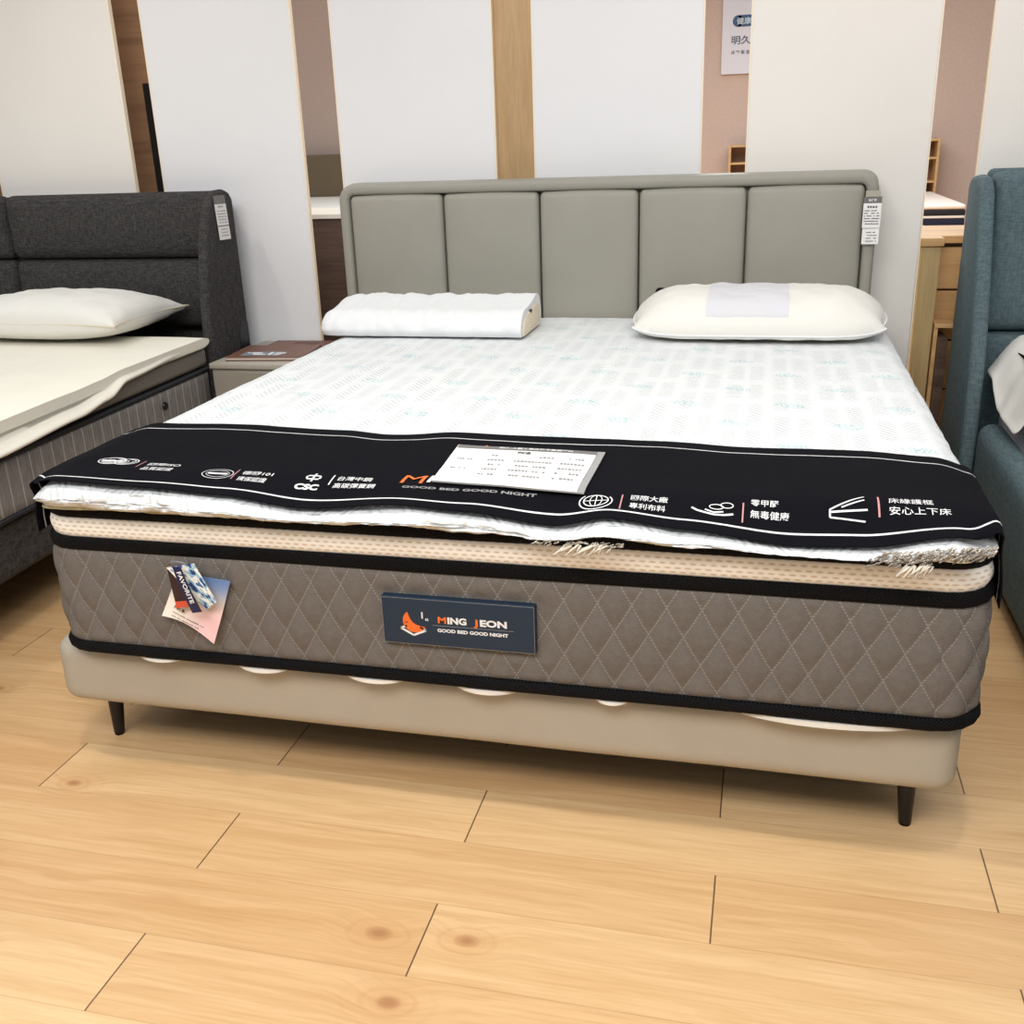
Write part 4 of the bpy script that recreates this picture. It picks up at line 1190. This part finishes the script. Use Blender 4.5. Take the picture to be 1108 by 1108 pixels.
# ---------------------------------------------------------------- oak furniture in the right gap
dr = thing('chest_of_drawers', 'light oak chest of drawers standing behind the gap by the blue headboard', 'chest of drawers', (1.3, 2.4, 0))
G().box(1.000, 1.062, 2.115, 2.60, 0, .858, .002, 1).done('side_panel', OAK_G, dr)
G().box(.995, 1.70, 2.20, 2.62, .860, .885, .002, 1).done('top_board', OAK_R, dr)
G().box(.985, 1.070, 2.105, 2.62, .8595, .8865, .002, 1).done('end_cap', OAK_R, dr)
G().box(1.064, 1.68, 2.24, 2.60, .02, .857).done('carcass', DARKWOOD, dr)
for (a, b) in ((.705, .845), (.53, .698), (.355, .523), (.18, .348)):
    G().box(1.068, 1.675, 2.222, 2.239, a, b, .002, 1).done('drawer_front', OAK_R, dr)
bs = thing('bedside_cabinet', 'small warm oak cabinet in front of the oak drawers beside the blue headboard', 'cabinet', (1.10, 2.16, 0))
G().box(1.066, 1.078, 2.100, 2.215, .0, .590, .001, 1).done('front_edge', OAK_R, bs)
G().box(1.079, 1.108, 2.070, 2.215, .0, .560, .001, 1).done('side_panel', DARKWOOD, bs)
G().box(1.066, 1.130, 2.095, 2.218, .591, .603, .001, 1).done('top_board', OAK_R, bs)

# ---------------------------------------------------------------- far background
cab = thing('low_cabinet', 'dark brown wood cabinet seen through the gap left of the beige headboard', 'cabinet', (-1.3, 2.5, 0))
G().box(-2.0, -.75, 2.42, 2.84, 0, .962, .003, 1).done('cabinet_body', DARKWOOD, cab)
G().box(-2.02, -.73, 2.40, 2.85, .963, .981, .002, 1).done('cream_top', CREAM, cab)
fb = thing('upholstered_bed', 'far bed with an olive-brown headboard seen through the gap left of the beige headboard', 'bed', (-5, 9.3, 0))
G().box(-6.0, -3.9, 10.15, 10.3, 0, 1.17, .03, 3).done('headboard', plain('olive_brown_fabric', rgb(120, 104, 82), .9, grain=.1, gscale=80), fb)
G().box(-5.95, -3.6, 8.0, 10.14, .1, .40, .02, 2).done('bed_base', CREAM, fb)
for (x, y) in ((-5.8, 8.2), (-3.75, 8.2), (-5.8, 10), (-3.75, 10)): G().tube([(x, y, .11), (x, y, 0)], .03, 10).done('leg', BLACKM, fb)
o = G().box(-5.95, -3.6, 8.0, 10.14, .401, .70, .05, 4).done('mattress', PILLOWC)
tag(o, 'white mattress on the far olive-brown bed', 'mattress')
# far bed with bookcase headboard
bk = thing('bookcase_bed', 'far oak bed with a bookcase headboard seen past the beige headboard', 'bed', (1.1, 9, 0))
for x in (.04, .72, 1.44, 2.12): G().box(x, x+.025, 10.06, 10.32, 0, 1.13, .002, 1).done('upright', OAK_R, bk)
for z in (.50, .70, .93, 1.105):
    G().box(.065, 2.12, 10.07, 10.32, z, z+.02).done('shelf', OAK_R, bk)
G().box(.04, 2.145, 10.32, 10.34, 0, 1.10).done('back_board', WALNUT, bk)
G().box(.45, 2.16, 8.02, 10.05, .315, .425, .004, 1).done('bed_frame', OAK_R, bk)
for (x, y) in ((.5, 8.1), (2.1, 8.1), (.5, 9.9), (2.1, 9.9)): G().box(x-.03, x+.03, y-.03, y+.03, 0, .314).done('leg', OAK_R, bk)
fm = thing('mattress', 'white mattress with navy and black bands on the far bookcase bed', 'mattress', (1.3, 9, .426))
G().box(.50, 2.11, 8.0, 10.04, .427, .500, .01, 2).done('navy_border', plain('navy_ticking', rgb(18, 24, 52), .8), fm)
G().box(.505, 2.105, 8.0, 10.04, .501, .524, .008, 2).done('white_band', PILLOWC, fm)
G().box(.50, 2.11, 7.995, 10.04, .525, .570, .01, 2).done('black_band', plain('black_ticking', rgb(26, 26, 32), .8), fm)
G().box(.50, 2.11, 8.0, 10.04, .571, .615, .02, 3).done('top_quilt', plain('pink_white_quilt', rgb(240, 226, 216), .9), fm)
# wall sign
sg = thing('wall_sign', 'white wall sign with a blue rounded banner and dark Chinese lettering on the far wall', 'sign', (.5, 10.38, 2.3))
G().box(-.085, 1.1, 10.36, 10.395, 1.835, 2.75, .003, 1).done('board', plain('sign_white', rgb(222, 224, 238), .5), sg)
k = Ink(); k.rect(.075, .85, 2.290, 2.400); k.disc(.075, 2.345, .055, .055); k.done('blue_banner', plain('banner_blue', rgb(52, 88, 130), .5), sg, lambda u, v: (u, 10.357, v))
k = Ink().text('健康睡眠', .062, 2.318, .068, .0008, width=.30); k.done('banner_text', plain('banner_text_white', rgb(206, 226, 244), .5), sg, lambda u, v: (u, 10.354, v))
k = Ink().text('明久床墊', .015, 2.130, .088, .0012, width=.40); k.done('dark_text', plain('sign_text', rgb(82, 92, 112), .5), sg, lambda u, v: (u, 10.357, v))
k = Ink().text('床墊製造', .015, 2.030, .040, .0004, spacing=1.5); k.done('small_text', MATS['sign_text'], sg, lambda u, v: (u, 10.357, v))
